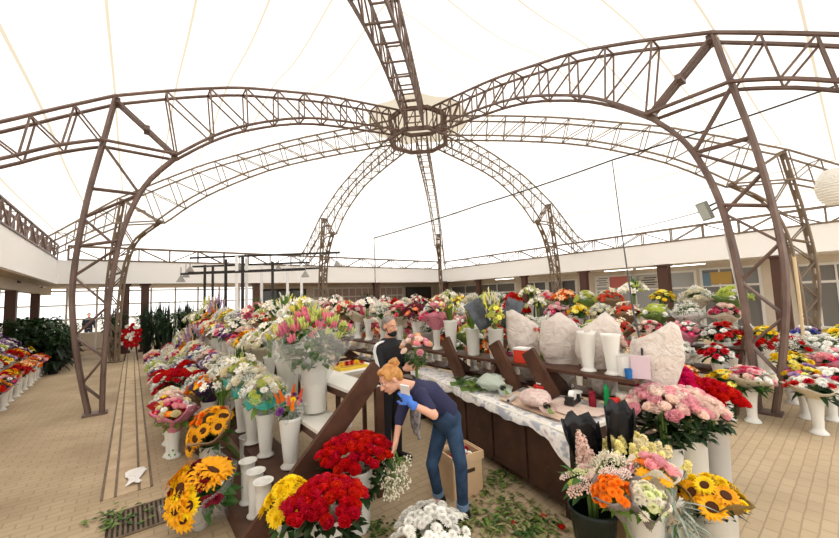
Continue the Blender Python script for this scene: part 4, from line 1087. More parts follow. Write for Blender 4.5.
# loose cut greens and red blooms at the far end of the counter
for i, (f, g, lab) in enumerate([(.74, .35, 'loose cut green branches on the far end of the counter'), (.88, .45, 'long leafy green stems heaped behind the bending woman')]):
    root = thing('cut_greens', lab, 'greenery', onc(f, g, CZ+.012)); k = MB(); r_ = random.Random(i+2)
    for j in range(50):
        t = r_.uniform(0, 2*PI); k.leaf((r_.uniform(-.18, .18), r_.uniform(-.14, .14), r_.uniform(.01, .07)), (math.cos(t), math.sin(t), r_.uniform(0, .5)), (0, 0, 1), r_.uniform(.07, .15), .04, .3, .3)
    k.build('leaves', LM('mid' if i else 'light'), root)
    k = MB()
    for j in range(8): y = -.12+.03*j; k.tube((-.25, y, .01), (.22, y*.4, .03), .005, 4)
    k.build('stems', STEMM, root)
o = bouquet(onc(.80, .8, CZ+.01), .09, .06, [('carnation', 'red')], 12, .05, 'small heap of red blooms among the cut greens', near=True, leaf=None, hs=.032, stem_r=.01)
# small things on the counter
def lathe_thing(name, label, cat, p, prof, mat, n=18, tilt=None):
    k = MB(); k.lathe(prof, n); o = k.build(name, mat, None, smooth=False); o.location = p
    if tilt: o.rotation_euler = tilt
    return tag(o, label, cat)
RED = M('red_gloss', (206, 44, 40), .3); WPAP = M('white_paper', (244, 241, 236), .6)
can = thing('canister', 'red canister with a white band on the counter behind the papers', 'canister', onc(.40, .86, CZ+.012))
k = MB(); k.lathe([(0, 0), (.085, 0), (.085, .13), (.08, .135), (0, .135)], 22); k.build('body', RED, can)
k = MB(); k.lathe([(.05, .135), (.05, .15), (0, .15)], 16); k.build('lid', RED, can)
k = MB(); k.lathe([(.02, .15), (.06, .152), (.06, .165), (.0, .165)], 16); k.build('rim', M('tin', (220, 216, 210), .4), can)
k = MB(); k.poly([(-.1, 0, .02), (.1, 0, .02)], .022, 12); k.cur = 1; k.poly([(-.11, 0, .02), (-.1, 0, .02)], .015, 10); k.poly([(.1, 0, .02), (.11, 0, .02)], .015, 10)
o = k.build('paper_roll', [M('foil_roll', (206, 204, 204), .3), DARK]); o.location = onc(.43, .24, CZ+.03); o.rotation_euler.z = math.atan2(fn.y, fn.x)+.5; tag(o, 'thin shiny roll of wrap on the counter left of the wrapped bouquet', 'roll')
# tape dispenser
td = thing('tape_dispenser', 'black tape dispenser beside the slanted post on the counter', 'dispenser', onc(.20, .80, CZ+.04), .8)
k = MB(); k.box((0, 0, .02), (.22, .09, .04)); k.box((.09, 0, .05), (.03, .08, .05)); k.box((-.08, 0, .05), (.04, .08, .06)); k.build('base', DARK, td)
k = MB(); k.poly([(0, -.025, .08), (0, .025, .08)], .05, 16); k.build('tape_roll', WPAP, td)
lathe_thing('spool', 'white ribbon spool on the counter near the green tube', 'spool', onc(.22, .98, CZ+.02), [(0, 0), (.06, 0), (.06, .012), (.045, .015), (.045, .1), (.06, .103), (.06, .115), (0, .115)], WPAP)
TZ = CZ+.012
lathe_thing('glue_bottle', 'bright green upright tube at the near end of the counter', 'bottle', G(3.80, 1.74, TZ), [(0, 0), (.028, 0), (.028, .2), (.02, .21), (.014, .24), (0, .24)], M('bright_green', (20, 150, 80), .35))
lathe_thing('jar', 'dark red capped jar left of the bright green tube', 'jar', G(3.74, 1.86, TZ), [(0, 0), (.035, 0), (.038, .08), (.03, .13), (.032, .135), (.032, .16), (0, .16)], M('dark_red', (130, 20, 40), .3))
lathe_thing('ribbon_spool', 'cream cylinder ribbon spool right of the red heart box', 'spool', G(3.88, 1.60, TZ), [(0, 0), (.08, 0), (.08, .16), (.07, .165), (.03, .165), (.03, .15), (0, .15)], M('cream_ribbon', (236, 230, 214), .5))
k = MB(); k.ball((0, 0, .07), (.06, .035, .07), 12, 8); k.ball((-.03, 0, .11), (.035, .03, .035), 10, 6); k.ball((.03, 0, .11), (.035, .03, .035), 10, 6)
o = k.build('heart_ornament', RED, smooth=True); o.location = G(3.74, 1.64, TZ); o.rotation_euler.z = .3; tag(o, 'red heart-shaped ornament on the counter beside the green tube', 'ornament')
# top board of the counter stand: vases, tin and paper cones
SZ = 1.12
def tv(u, Y=None, a=3.92):
    """point of the top board seen at column u"""
    d = ray(u, 360); da = d[0]*CT+d[1]*ST; db = -d[0]*ST+d[1]*CT; return G(a, db/da*a, SZ)
vase('cone', tv(588), .95, 'white empty vase on the top board, left of two by the hanging cable'); vase('cone', tv(612), .92, 'white empty vase on the top board, right of two by the hanging cable')
lathe_thing('paper_tub', 'white tub with orange scraps beside the hanging cable', 'tub', tv(625, a=3.95), [(0, 0), (.07, 0), (.085, .2), (.09, .205), (.08, .205), (.066, .02), (0, .02)], WPAP)
lathe_thing('cup', 'small blue cup on the end of the top board', 'cup', tv(627.5, a=3.84), [(0, 0), (.03, 0), (.036, .09), (.032, .09), (.027, .01), (0, .01)], M('blue_plastic', (40, 110, 180), .35))
k = MB(); k.box((0, 0, .11), (.03, .16, .22)); o = k.build('pink_pack', M('pink_card', (220, 196, 206), .5)); o.location = tv(640, a=3.9)+V3((0, 0, 0)); o.location.z = SZ; o.rotation_euler.z = TH+.4; tag(o, 'pale pink upright pack at the near end of the top board', 'pack')
rc = thing('canister', 'square red tin with a white lid on the top board', 'canister', tv(523, a=3.9), TH)
k = MB(); k.box((0, 0, .08), (.15, .17, .16)); k.build('body', M('red_tin', (222, 70, 50), .35), rc); k = MB(); k.box((0, 0, .172), (.16, .18, .024)); k.build('lid', WPAP, rc)
for u, vk, s_, lab, bl, hd, lf, Hh, R in [(452, 'cone', 1.1, 'white vase of the white tulip stems on the top board', 'white and yellow callas standing upright on the top board', [('tulip', 'ivory', .9), ('tulip', 'lemon', .8)], ('blade', 'light'), .2, .2),
                                 (474, 'cyl', .75, 'white straight vase under the long pale green stems', 'long pale green stems with white buds on the top board', [('tulip', 'white', .8), ('bud', 'lemon', .6)], ('blade', 'light'), .2, .2),
                                 (497, 'cyl', .78, 'white vase of the black-wrapped green flowers', 'yellow-green flowers in tall black wrap on the top board', [('knob', 'lime', .9), ('mum', 'lemon', .8)], ('leafy', 'mid'), .2, .13)]:
    p = tv(u); r = placed(V3((p.x, p.y, SZ+VASES.get(vk+'_h', .45)*s_+.12)), R, Hh, hd, 16, vk, s_, lab, bl, z=SZ, leaf=lf, hs=.05)
    if u == 497:
        for sx, rot in ((-.12, (.05, -.45)), (.16, (-.05, .42))):
            k = MB(); n = 9; rows = []
            for i in range(6):
                rows.append([k.vert(((.1+.05*i/5)*math.cos(PI*(.15+.7*j/(n-1))), (.08)*math.sin(PI*(.15+.7*j/(n-1))), i*.085)) for j in range(n)])
            for i in range(5):
                for j in range(n-1): k.face((rows[i][j], rows[i][j+1], rows[i+1][j+1], rows[i+1][j]))
            o = k.build('black_wrap', M('black_film', (62, 66, 72), .3, noise=((96, 102, 108), 8)), r, smooth=True); o.location = (sx, 0, .38); o.rotation_euler = (rot[0], rot[1], 0)
            md = o.modifiers.new('thick', 'SOLIDIFY'); md.thickness = .006
            r.rotation_euler.z = 0
# big paper cones standing on the upper step (wide, rumpled kraft paper seen from behind)
CONEP = M('cone_paper', (244, 235, 226), .75, noise=((232, 220, 210), 5), trans=.25)
_n = CONEP.node_tree.nodes; _z = _n.new('ShaderNodeTexNoise'); _z.inputs['Scale'].default_value = 7; _z.inputs['Detail'].default_value = 4; _z.inputs['Distortion'].default_value = 1.2
_b = _n.new('ShaderNodeBump'); _b.inputs['Strength'].default_value = 1.0; _b.inputs['Distance'].default_value = .06
CONEP.node_tree.links.new(_z.outputs['Fac'], _b.inputs['Height']); CONEP.node_tree.links.new(_b.outputs[0], _n['Principled BSDF'].inputs['Normal'])
_tc = _n.new('ShaderNodeTexCoord'); CONEP.node_tree.links.new(_tc.outputs['Object'], _z.inputs['Vector'])
def paper_cone(u, Y, ztop, zb, w, lean, label, seed):
    r_ = random.Random(seed); c = atd(u, 330, Y); root = thing('paper_cone', label, 'bouquet', V3((c.x, c.y, zb)), 0); k = MB(); n = 30; h = ztop-zb; rows = []
    ph = [r_.uniform(0, 6) for _ in range(6)]
    for i in range(15):
        t = i/14; row = []
        for j in range(n):
            a = 2*PI*j/n; q = w*(.3+1.15*t**.85) if t < .62 else w*(1.066-.18*((t-.62)/.38)**2)
            fl = (.03+.07*t)*(math.sin(4*a+ph[0]+3*t)*.5+math.sin(7*a+ph[1]-5*t)*.35+math.sin(11*a+ph[2]+9*t)*.25)
            rr = q*(1+fl); top = t*h
            if t > .6: top += (t-.6)*h*(1.25*(1-abs(math.cos(a)-lean)/(1+abs(lean)))-.25 if math.sin(a) < .25 else -.2+.1*math.sin(5*a+ph[3]))*.52
            flat = .62
            row.append(k.vert((rr*math.cos(a)+lean*.12*t*h, rr*math.sin(a)*flat, top)))
        rows.append(row)
    for i in range(14):
        for j in range(n): k.face((rows[i][j], rows[i][(j+1) % n], rows[i+1][(j+1) % n], rows[i+1][j]))
    o = k.build('paper_wrap', CONEP, root, smooth=True); md = o.modifiers.new('thick', 'SOLIDIFY'); md.thickness = .004
    b = MB()
    for i in range(6): b.tube((.012*math.cos(i), .012*math.sin(i), 0), (.04*math.cos(i), .03*math.sin(i), h*.5), .006, 4)
    b.build('stems', STEMM, root)
    k = 0
    for (p, nr) in dome_pts(14, w*.7, .1, r_):
        t = ['carnation', 'mum'][k % 2]; k += 1
        link(HF[t][1], head_mesh(t, k % 3), root, None, Matrix.Translation(V3((p.x, p.y*.6, p.z+h*.82))) @ turn(nr, k) @ Matrix.Scale(.05, 4), PM(['palepink', 'white', 'coral'][k % 3]))
    return root
for i, (u, w, zt, ln, lab) in enumerate([(527, .21, 1.62, -.75, 'pale paper cone bouquet on the counter stand behind the square red tin'), (561, .25, 1.60, -.2, 'rumpled pale paper cone behind the two slanted posts, second from the red tin'),
                               (598, .26, 1.60, .05, 'rumpled pale paper cone behind the two empty vases'), (652, .26, 1.52, .35, 'wide rumpled paper cone right of the hanging cable')]):
    d = ray(u, 330); da = d[0]*CT+d[1]*ST; Y = 4.26/da
    paper_cone(u, Y, zt, .82, w, ln, lab, i*5+2)
# ================================================================== PEOPLE
def remeshed(k, name, mat, parent, vox=.008, smooth_it=6, color_faces=None):
    """union of the builder's closed pieces as one continuous surface"""
    me = k.mesh(name+'_src', [mat]); ob = bpy.data.objects.new(name+'_src', me); COL.objects.link(ob)
    m = ob.modifiers.new('r', 'REMESH'); m.mode = 'VOXEL'; m.voxel_size = vox
    if smooth_it:
        m2 = ob.modifiers.new('s', 'SMOOTH'); m2.factor = .5; m2.iterations = smooth_it
    dg = bpy.context.evaluated_depsgraph_get(); dg.update()
    res = bpy.data.meshes.new_from_object(ob.evaluated_get(dg)); res.name = name
    bpy.data.objects.remove(ob); bpy.data.meshes.remove(me)
    res.materials.clear(); res.materials.append(mat)
    res.polygons.foreach_set('use_smooth', [True]*len(res.polygons))
    return link(name, res, parent)
def limb(k, p0, p1, r0, r1, n=12):
    """tapered limb segment with rounded ends"""
    p0, p1 = V3(p0), V3(p1); k.poly([p0.lerp(p1, t) for t in (0, .33, .66, 1)], r0, n, r1); k.ball(p0, r0*1.01, n, 8); k.ball(p1, r1*1.01, n, 8)
def loft(k, rings, n=20):
    """closed body of elliptical rings (centre, side vector, front vector, half width, half depth)"""
    R = []
    for c, sx, fx, a, b in rings:
        c, sx, fx = V3(c), V3(sx).normalized(), V3(fx).normalized()
        R.append([k.vert(c+sx*a*math.cos(2*PI*j/n)+fx*b*math.sin(2*PI*j/n)) for j in range(n)])
    for i in range(len(R)-1):
        for j in range(n): k.face((R[i][j], R[i][(j+1) % n], R[i+1][(j+1) % n], R[i+1][j]))
    k.face(R[0][::-1]); k.face(R[-1])
def hand(k, wrist, d, palm_n, thumb_side, curl=.6, s=1.0, spread=.1):
    """palm, four bent fingers of unequal length and a thumb; d = pointing direction, palm_n = out of the palm"""
    d = V3(d).normalized(); pn = V3(palm_n); pn = (pn-d*pn.dot(d)).normalized(); sd = d.cross(pn)*thumb_side
    wrist = V3(wrist); pc = wrist+d*.05*s
    M3 = Matrix((sd, pn, d)).transposed()
    k.ball(pc, (.042*s, .017*s, .052*s), 12, 8, M3)
    limb(k, wrist-d*.03*s, wrist+d*.02*s, .027*s, .026*s, 10)
    for i, L in enumerate((.072, .082, .076, .058)):
        b = pc+d*.042*s+sd*(.028-.019*i)*s; q = b; dd = (d+sd*spread*(1.2-i*.8)).normalized(); a = 0
        for j, f in enumerate((.42, .33, .25)):
            a += curl*(.55 if j == 0 else .8); v = (dd*math.cos(a)+pn*math.sin(a)).normalized(); q2 = q+v*L*f*s
            limb(k, q, q2, (.0092-.0008*j)*s, (.0086-.0009*j)*s, 8); q = q2
    b = pc-d*.02*s+sd*.036*s; v = (d*.6+sd*.7+pn*.35).normalized(); q = b+v*.038*s; limb(k, b, q, .0125*s, .0105*s, 8)
    v = (d*.8+sd*.15+pn*.6).normalized(); limb(k, q, q+v*.032*s, .0105*s, .0085*s, 8)
def head(k, c, face, upv, s=1.0, jaw=1.0):
    """skull, jaw, nose, brows, lips, chin and ears; returns the frame (side, face, up)"""
    f = V3(face).normalized(); u = V3(upv); u = (u-f*u.dot(f)).normalized(); sd = f.cross(u)
    M3 = Matrix((sd, f, u)).transposed(); c = V3(c); P = lambda x, y, z: c+sd*x*s+f*y*s+u*z*s
    k.ball(P(0, -.012, .03), (.075*s, .095*s, .088*s), 18, 12, M3)
    k.ball(P(0, .022, -.035), (.058*s*jaw, .068*s, .082*s), 16, 10, M3)
    k.ball(P(0, .062, -.098), (.026*s*jaw, .022*s, .018*s), 10, 6, M3)
    limb(k, P(0, .088, .012), P(0, .112, -.03), .009*s, .0135*s, 8)
    for x in (-1, 1):
        k.ball(P(.012*x, .102, -.033), .009*s, 8, 5, M3)
        k.ball(P(.03*x, .078, .03), (.024*s, .012*s, .008*s), 8, 5, M3)
        k.ball(P(.04*x, .062, -.02), (.022*s, .022*s, .02*s), 8, 5, M3)
        k.ball(P(.078*x, -.012, -.008), (.01*s, .02*s, .032*s), 8, 6, M3)
    k.ball(P(0, .086, -.06), (.024*s, .012*s, .006*s), 10, 5, M3); k.ball(P(0, .085, -.07), (.021*s, .012*s, .007*s), 10, 5, M3)
    return sd, f, u, P, M3
SKIN = M('skin_woman', (222, 170, 144), .5, spec=.3); SKIN2 = M('skin_man', (212, 158, 130), .5)
def face_bits(root, body_P, M3, s, mat_iris):
    for x in (-1, 1):
        k = MB(); k.ball(body_P(.031*x, .079, .008), (.013*s, .008*s, .007*s), 10, 6, M3); k.cur = 1; k.ball(body_P(.031*x, .086, .008), (.006*s, .003*s, .006*s), 8, 5, M3)
        k.build('eye', [M('eye_white', (236, 232, 226), .3), mat_iris], root, smooth=True)
        k = MB(); k.ball(body_P(.031*x, .086, .026), (.018*s, .006*s, .0035*s), 8, 4, M3); k.build('eyebrow', M('brow', (110, 76, 50), .8), root)
    k = MB(); k.ball(body_P(0, .094, -.065), (.02*s, .006*s, .006*s), 10, 5, M3); k.build('lips', M('lips', (190, 96, 92), .5), root, smooth=True)
# ---- woman bending towards the flowers, phone at her ear
wo = thing('person', 'woman with a blonde bun bending over, holding a phone in a blue-gloved hand', 'person', V3((.2, 3.45, 0)))
O = V3((.2, 3.45, 0)); W_ = lambda p: V3(p)-O
aL, kL, hL = atd(463, 510, 3.33), atd(461, 466, 3.27), atd(452, 424, 3.38)
aR, kR, hR = atd(439, 500, 3.57), atd(432, 464, 3.46), atd(442, 424, 3.52)
aL.z = .085; aR.z = .085
pel = (hL+hR)/2+V3((0, 0, .05)); waist = atd(443, 407, 3.42); chest = atd(427, 393, 3.34); shc = atd(415, 388, 3.28)
neck = atd(405, 385, 3.24); hc = atd(390, 379, 3.18); hc.z -= .0
gdir = V3((-.78, -.42, -.5)); lat = V3((.30, -.95, .0)).normalized()
shL = shc+lat*.165+V3((0, 0, -.02)); shR = shc-lat*.165+V3((0, 0, -.03))
elL = atd(434, 415, 3.0); wrL = atd(411, 404, 2.98)
elR = atd(400, 417, 3.36); wrR = atd(396, 440, 3.28)
k = MB()
ax = (shc-pel).normalized(); fr = ax.cross(lat).normalized()
loft(k, [(W_(pel-ax*.06), lat, fr, .13, .10), (W_(pel), lat, fr, .165, .115), (W_(waist), lat, fr, .125, .09), (W_(chest), lat, fr, .145, .11), (W_(shc-ax*.02), lat, fr, .16, .085), (W_(shc+ax*.04), lat, fr, .09, .06)])
limb(k, W_(shc), W_(neck), .058, .05); limb(k, W_(neck), W_(hc+V3((.02, .01, -.03))), .05, .046)
sd, f_, u_, Pw, M3 = head(k, W_(hc), gdir, V3((-.45, -.2, .85)), .98, .95)
for s_, e_, w_ in ((shL, elL, wrL), (shR, elR, wrR)):
    limb(k, W_(s_), W_(e_), .047, .038); limb(k, W_(e_), W_(w_), .037, .025)
hand(k, W_(wrR), (wrR-elR), V3((-.8, .3, 0)), 1, .75)
hand(k, W_(wrL), V3((-.55, .1, .75)), V3((-.2, 1, -.2)), 1, 1.05, .95, .02)
for h_, kn, an in ((hL, kL, aL), (hR, kR, aR)):
    limb(k, W_(h_), W_(kn), .078, .05); limb(k, W_(kn), W_(an), .05, .032)
    limb(k, W_(an), W_(an+V3((-.13, -.09, -.055))), .032, .026)
remeshed(k, 'body', SKIN, wo, .007, 4)
face_bits(wo, Pw, M3, 1, M('iris', (60, 70, 80), .3))
# hair swept back into a bun
HAIR = M('blonde_hair', (206, 150, 84), .45, noise=((170, 112, 58), 30))
k = MB(); k.ball(Pw(0, -.03, .045), (.083, .088, .086), 18, 12, M3); k.ball(Pw(0, -.075, .0), (.072, .05, .075), 14, 10, M3); k.ball(Pw(0, .035, .095), (.062, .04, .03), 12, 8, M3)
for x in (-1, 1): k.ball(Pw(.066*x, .01, .05), (.016, .05, .05), 10, 6, M3)
hair = remeshed(k, 'hair', HAIR, wo, .007, 3)
k = MB(); k.ball(Pw(0, -.105, .095), (.045, .042, .04), 14, 10, M3)
for i in range(3): k.poly([Pw(.04*math.cos(t), -.105+.036*math.sin(t), .075+.022*i) for t in [2*PI*j/12 for j in range(13)]], .012, 6)
k.build('hair_bun', HAIR, hair, smooth=True)
# navy T-shirt
NAVY = M('navy_shirt', (46, 48, 78), .85)
k = MB(); loft(k, [(W_(waist-ax*.08), lat, fr, .150, .112), (W_(waist), lat, fr, .142, .108), (W_(chest), lat, fr, .164, .128), (W_(shc-ax*.02), lat, fr, .182, .102), (W_(shc+ax*.045), lat, fr, .10, .072)])
limb(k, W_(shL), W_(shL.lerp(elL, .7)), .062, .054); limb(k, W_(shR), W_(elR), .062, .05); limb(k, W_(elR), W_(elR.lerp(wrR, .25)), .048, .042)
remeshed(k, 'shirt', NAVY, wo, .009, 5)
# long dark sleeve end on the far arm is left bare; jeans with rolled cuffs
JEAN = M('blue_jeans', (34, 52, 76), .85, noise=((54, 78, 108), 7))
k = MB(); loft(k, [(W_(pel-ax*.07), lat, fr, .155, .125), (W_(pel), lat, fr, .178, .132), (W_(pel+ax*.06), lat, fr, .165, .118), (W_(pel+ax*.13), lat, fr, .152, .112)])
for h_, kn, an in ((hL, kL, aL), (hR, kR, aR)):
    limb(k, W_(h_), W_(kn), .086, .059); limb(k, W_(kn), W_(kn.lerp(an, .9)), .059, .049)
je = remeshed(k, 'jeans', JEAN, wo, .009, 4)
for an, kn in ((aL, kL), (aR, kR)):
    k = MB(); k.poly([W_(kn.lerp(an, .80)), W_(kn.lerp(an, .93))], .057, 14, .055); k.build('cuff', M('jean_cuff', (112, 140, 168), .85), je, smooth=False)
    k = MB(); tip = an+V3((-.15, -.1, -.05)); limb(k, W_(an+V3((.03, .02, -.045))), W_(tip), .042, .036); k.ball(W_(an+V3((.02, .012, -.02))), (.046, .046, .05), 10, 8)
    b = MB(); remeshed(k, 'shoe', M('black_shoe', (26, 24, 26), .5), wo, .008, 3)
# blue glove: the same hand, a little thicker, on her left hand
k = MB(); hand(k, W_(wrL), V3((-.55, .1, .75)), V3((-.2, 1, -.2)), 1, 1.05, 1.04, .02); limb(k, W_(wrL.lerp(elL, .16)), W_(wrL), .033, .031)
remeshed(k, 'blue_glove', M('nitrile_glove', (70, 120, 210), .4), wo, .006, 2)
k = MB(); pw = Pw(.094, .0, -.02); k.box((0, 0, 0), (.012, .074, .15)); ph = tag(k.build('phone', [M('phone_white', (232, 232, 232), .25)]), 'white phone held between the blue glove and the woman\'s ear', 'phone')
ph.location = O+W_(wrL)+V3((-.045, -.005, .10)); ph.rotation_euler = (R_(10), R_(-32), R_(70))
# grey patterned apron hanging from her neck
k = MB(); rows = []
for i in range(9):
    t = i/8; c_ = chest.lerp(waist, .1)-fr*0+V3((-.12, -.03, -.08-.26*t)); row = []
    for j in range(9): row.append(k.vert(W_(c_+lat*(j/8-.5)*.26+V3((-.02*math.sin(j*1.6+t*3), .0, -.015*math.sin(j*2))))))
    rows.append(row)
for i in range(8):
    for j in range(8): k.face((rows[i][j], rows[i][j+1], rows[i+1][j+1], rows[i+1][j]))
ap = k.build('apron', M('apron_grey', (176, 172, 170), .8, noise=((92, 90, 92), 22)), wo, smooth=True); md = ap.modifiers.new('t', 'SOLIDIFY'); md.thickness = .004
# gypsophila in her right hand
gp = wrR+(wrR-elR).normalized()*.09
g = thing('gypsophila_bunch', 'bunch of white baby\'s breath held low in the woman\'s right hand', 'bouquet', gp)
k = MB()
for i in range(7): k.tube((0, 0, .06), (.05*math.cos(i), .05*math.sin(i), -.1), .003, 3)
k.build('stems', STEMM, g)
for i in range(8):
    t = i*2.4; link('flower_spray', head_mesh('spray', i % 3), g, None, Matrix.Translation(V3((.055*math.cos(t), .055*math.sin(t), -.09-.028*i))) @ turn(V3((math.cos(t)*.6, math.sin(t)*.6, -1)), i) @ Matrix.Scale(.10, 4), PM('ivory'))
# ---- man in a black track jacket behind her
mn = thing('person', 'man with a black face mask and striped black jacket arranging pink roses', 'person', V3((-.42, 4.55, 0)))
O = V3((-.42, 4.55, 0)); fd2 = V3((.80, -.60, 0)).normalized(); lt = V3((fd2.y*-1, fd2.x, 0))   # left hand side
lt = V3((-fd2.y, fd2.x, 0))
k = MB(); U = V3((0, 0, 1)); hz = 1.64
loft(k, [((0, 0, .88), lt, fd2, .15, .11), ((0, 0, .98), lt, fd2, .165, .12), ((0, 0, 1.12), lt, fd2, .15, .11), ((0, 0, 1.28), lt, fd2, .18, .125), ((0, 0, 1.40), lt, fd2, .19, .10), ((0, 0, 1.46), lt, fd2, .09, .065)])
limb(k, (0, 0, 1.42), V3((0, 0, 1.53))+fd2*.015, .062, .056)
sd, f_, u_, Pm, M3m = head(k, V3((0, 0, hz))+fd2*.02, fd2+V3((0, 0, -.12)), U, 1.02, 1.05)
sL, sR = V3((0, 0, 1.38))+lt*.2, V3((0, 0, 1.38))-lt*.2
eL, eR = sL+V3((0, 0, -.27))+fd2*.1+lt*.02, sR+V3((0, 0, -.27))+fd2*.1-lt*.03
wrl, wrr = eL+fd2*.24+V3((0, 0, .07))-lt*.12, eR+fd2*.25+V3((0, 0, .06))+lt*.08
for s_, e_, w_ in ((sL, eL, wrl), (sR, eR, wrr)): limb(k, s_, e_, .052, .042); limb(k, e_, w_, .04, .028)
hand(k, wrr, fd2*.9+lt*.35+V3((0, 0, .15)), lt, 1, 1.0, 1.05); hand(k, wrl, fd2*.9-lt*.35, -lt, -1, 1.0, 1.05)
for x in (-1, 1): limb(k, lt*.09*x+V3((0, 0, .9)), lt*.1*x+V3((0, 0, .5)), .085, .058); limb(k, lt*.1*x+V3((0, 0, .5)), lt*.1*x+V3((0, 0, .09)), .056, .036); limb(k, lt*.1*x+V3((0, 0, .06)), lt*.11*x+fd2*.16+V3((0, 0, .035)), .036, .03)
remeshed(k, 'body', SKIN2, mn, .008, 4); face_bits(mn, Pm, M3m, 1.02, M('iris', (60, 70, 80), .3))
JK = M('black_jacket', (28, 28, 32), .7)
k = MB(); loft(k, [((0, 0, .90), lt, fd2, .175, .13), ((0, 0, 1.0), lt, fd2, .18, .135), ((0, 0, 1.14), lt, fd2, .172, .13), ((0, 0, 1.28), lt, fd2, .2, .145), ((0, 0, 1.40), lt, fd2, .208, .118), ((0, 0, 1.50), lt, fd2, .085, .08)])
for s_, e_, w_ in ((sL, eL, wrl), (sR, eR, wrr)): limb(k, s_, e_, .07, .058); limb(k, e_, e_.lerp(w_, .9), .056, .042)
jk = remeshed(k, 'jacket', JK, mn, .009, 5)
k = MB()
for o_, s2 in ((0, 1),):
    pts = [V3((0, 0, 1.475))-lt*.075, sR+V3((0, 0, .074))-lt*.0, sR-lt*.052+V3((0, 0, .045)), sR-lt*.073+V3((0, 0, -.02)), sR.lerp(eR, .5)-lt*.07, eR-lt*.062]
    prev = None
    for p in pts:
        row = [k.vert(p+fd2*.028), k.vert(p-fd2*.012)]
        if prev: k.face((prev[0], row[0], row[1], prev[1]))
        prev = row
sp_ = k.build('sleeve_stripe', M('white_stripe', (236, 236, 234), .7), jk); md = sp_.modifiers.new('t', 'SOLIDIFY'); md.thickness = .012; md.offset = 0
k = MB()
for x in (-1, 1):
    limb(k, lt*.09*x+V3((0, 0, .92)), lt*.1*x+V3((0, 0, .5)), .1, .075); limb(k, lt*.1*x+V3((0, 0, .5)), lt*.1*x+V3((0, 0, .1)), .073, .06)
loft(k, [((0, 0, .84), lt, fd2, .16, .125), ((0, 0, .96), lt, fd2, .17, .125)])
remeshed(k, 'trousers', M('black_trousers', (30, 30, 34), .85), mn, .01, 4)
for x in (-1, 1):
    k = MB(); limb(k, lt*.1*x+V3((0, 0, .05))-fd2*.03, lt*.11*x+fd2*.18+V3((0, 0, .045)), .048, .042); remeshed(k, 'shoe', M('black_shoe', (26, 24, 26), .5), mn, .009, 3)
k = MB(); k.ball(Pm(0, -.025, .05), (.081, .096, .082), 16, 10, M3m); k.ball(Pm(0, -.06, .0), (.075, .058, .075), 14, 10, M3m)
remeshed(k, 'hair', M('grey_hair', (150, 142, 136), .6, noise=((110, 100, 94), 40)), mn, .008, 3)
k = MB(); k.ball(Pm(0, .04, -.085), (.058, .066, .036), 16, 8, M3m); k.ball(Pm(0, .06, -.07), (.045, .052, .03), 12, 8, M3m)
for x in (-1, 1): k.tube(Pm(.05*x, .03, -.07), Pm(.078*x, -.015, .01), .004, 5)
k.build('face_mask', M('black_mask', (30, 30, 34), .8), mn, smooth=True)
bp = O+(wrl+wrr)/2+fd2*.1
r = bouquet(V3((bp.x, bp.y, bp.z-.13)), .2, .15, [('rose', 'palepink'), ('rose', 'peach'), ('rose', 'pink')], 16, .33, 'pale pink roses with much green held upright by the man', near=True, leaf=('rosefol', 'mid'), hs=.045, stem_r=.02, lscale=.9)
# ---- dark-clothed figures far off
def far_person(p, face, label, top, legs):
    root = thing('person', label, 'person', p); f = V3(face).normalized(); l = V3((-f.y, f.x, 0)); k = MB()
    loft(k, [((0, 0, .84), l, f, .15, .11), ((0, 0, 1.1), l, f, .15, .11), ((0, 0, 1.3), l, f, .19, .12), ((0, 0, 1.43), l, f, .17, .09), ((0, 0, 1.47), l, f, .08, .06)]); limb(k, (0, 0, 1.42), (0, 0, 1.54), .06, .055)
    head(k, (0, 0, 1.63), f, (0, 0, 1))
    for x in (-1, 1):
        s_ = l*.2*x+V3((0, 0, 1.38)); e_ = s_+l*.05*x+V3((0, 0, -.28)); w_ = e_+f*.12+V3((0, 0, -.22)); limb(k, s_, e_, .05, .042); limb(k, e_, w_, .04, .028); hand(k, w_, w_-e_, -l*x, x, .5)
        limb(k, l*.09*x+V3((0, 0, .88)), l*.1*x+V3((0, 0, .48)), .085, .056); limb(k, l*.1*x+V3((0, 0, .48)), l*.1*x+V3((0, 0, .08)), .055, .036); limb(k, l*.1*x+V3((0, 0, .04)), l*.1*x+f*.17+V3((0, 0, .035)), .04, .03)
    remeshed(k, 'body', SKIN2, root, .012, 3); k = MB()
    loft(k, [((0, 0, .86), l, f, .18, .14), ((0, 0, 1.1), l, f, .18, .14), ((0, 0, 1.3), l, f, .21, .145), ((0, 0, 1.44), l, f, .19, .11), ((0, 0, 1.5), l, f, .09, .075)])
    for x in (-1, 1): s_ = l*.2*x+V3((0, 0, 1.38)); e_ = s_+l*.05*x+V3((0, 0, -.28)); w_ = e_+f*.12+V3((0, 0, -.2)); limb(k, s_, e_, .07, .058); limb(k, e_, w_, .055, .045)
    remeshed(k, 'coat', top, root, .013, 3); k = MB()
    for x in (-1, 1): limb(k, l*.09*x+V3((0, 0, .9)), l*.1*x+V3((0, 0, .48)), .1, .075); limb(k, l*.1*x+V3((0, 0, .48)), l*.1*x+V3((0, 0, .08)), .072, .06)
    remeshed(k, 'trousers', legs, root, .013, 3); k = MB(); k.ball((f*-.025).to_tuple()[:2]+(1.685,), (.088, .098, .085), 14, 10); remeshed(k, 'hair', M('dark_hair', (44, 36, 32), .6), root, .012, 2)
far_person(at(88, 343), (.7, -.7, 0), 'distant dark-clothed person standing in the left aisle among dark plants', M('dark_coat', (34, 38, 48), .85), M('dark_trousers', (38, 44, 60), .85))
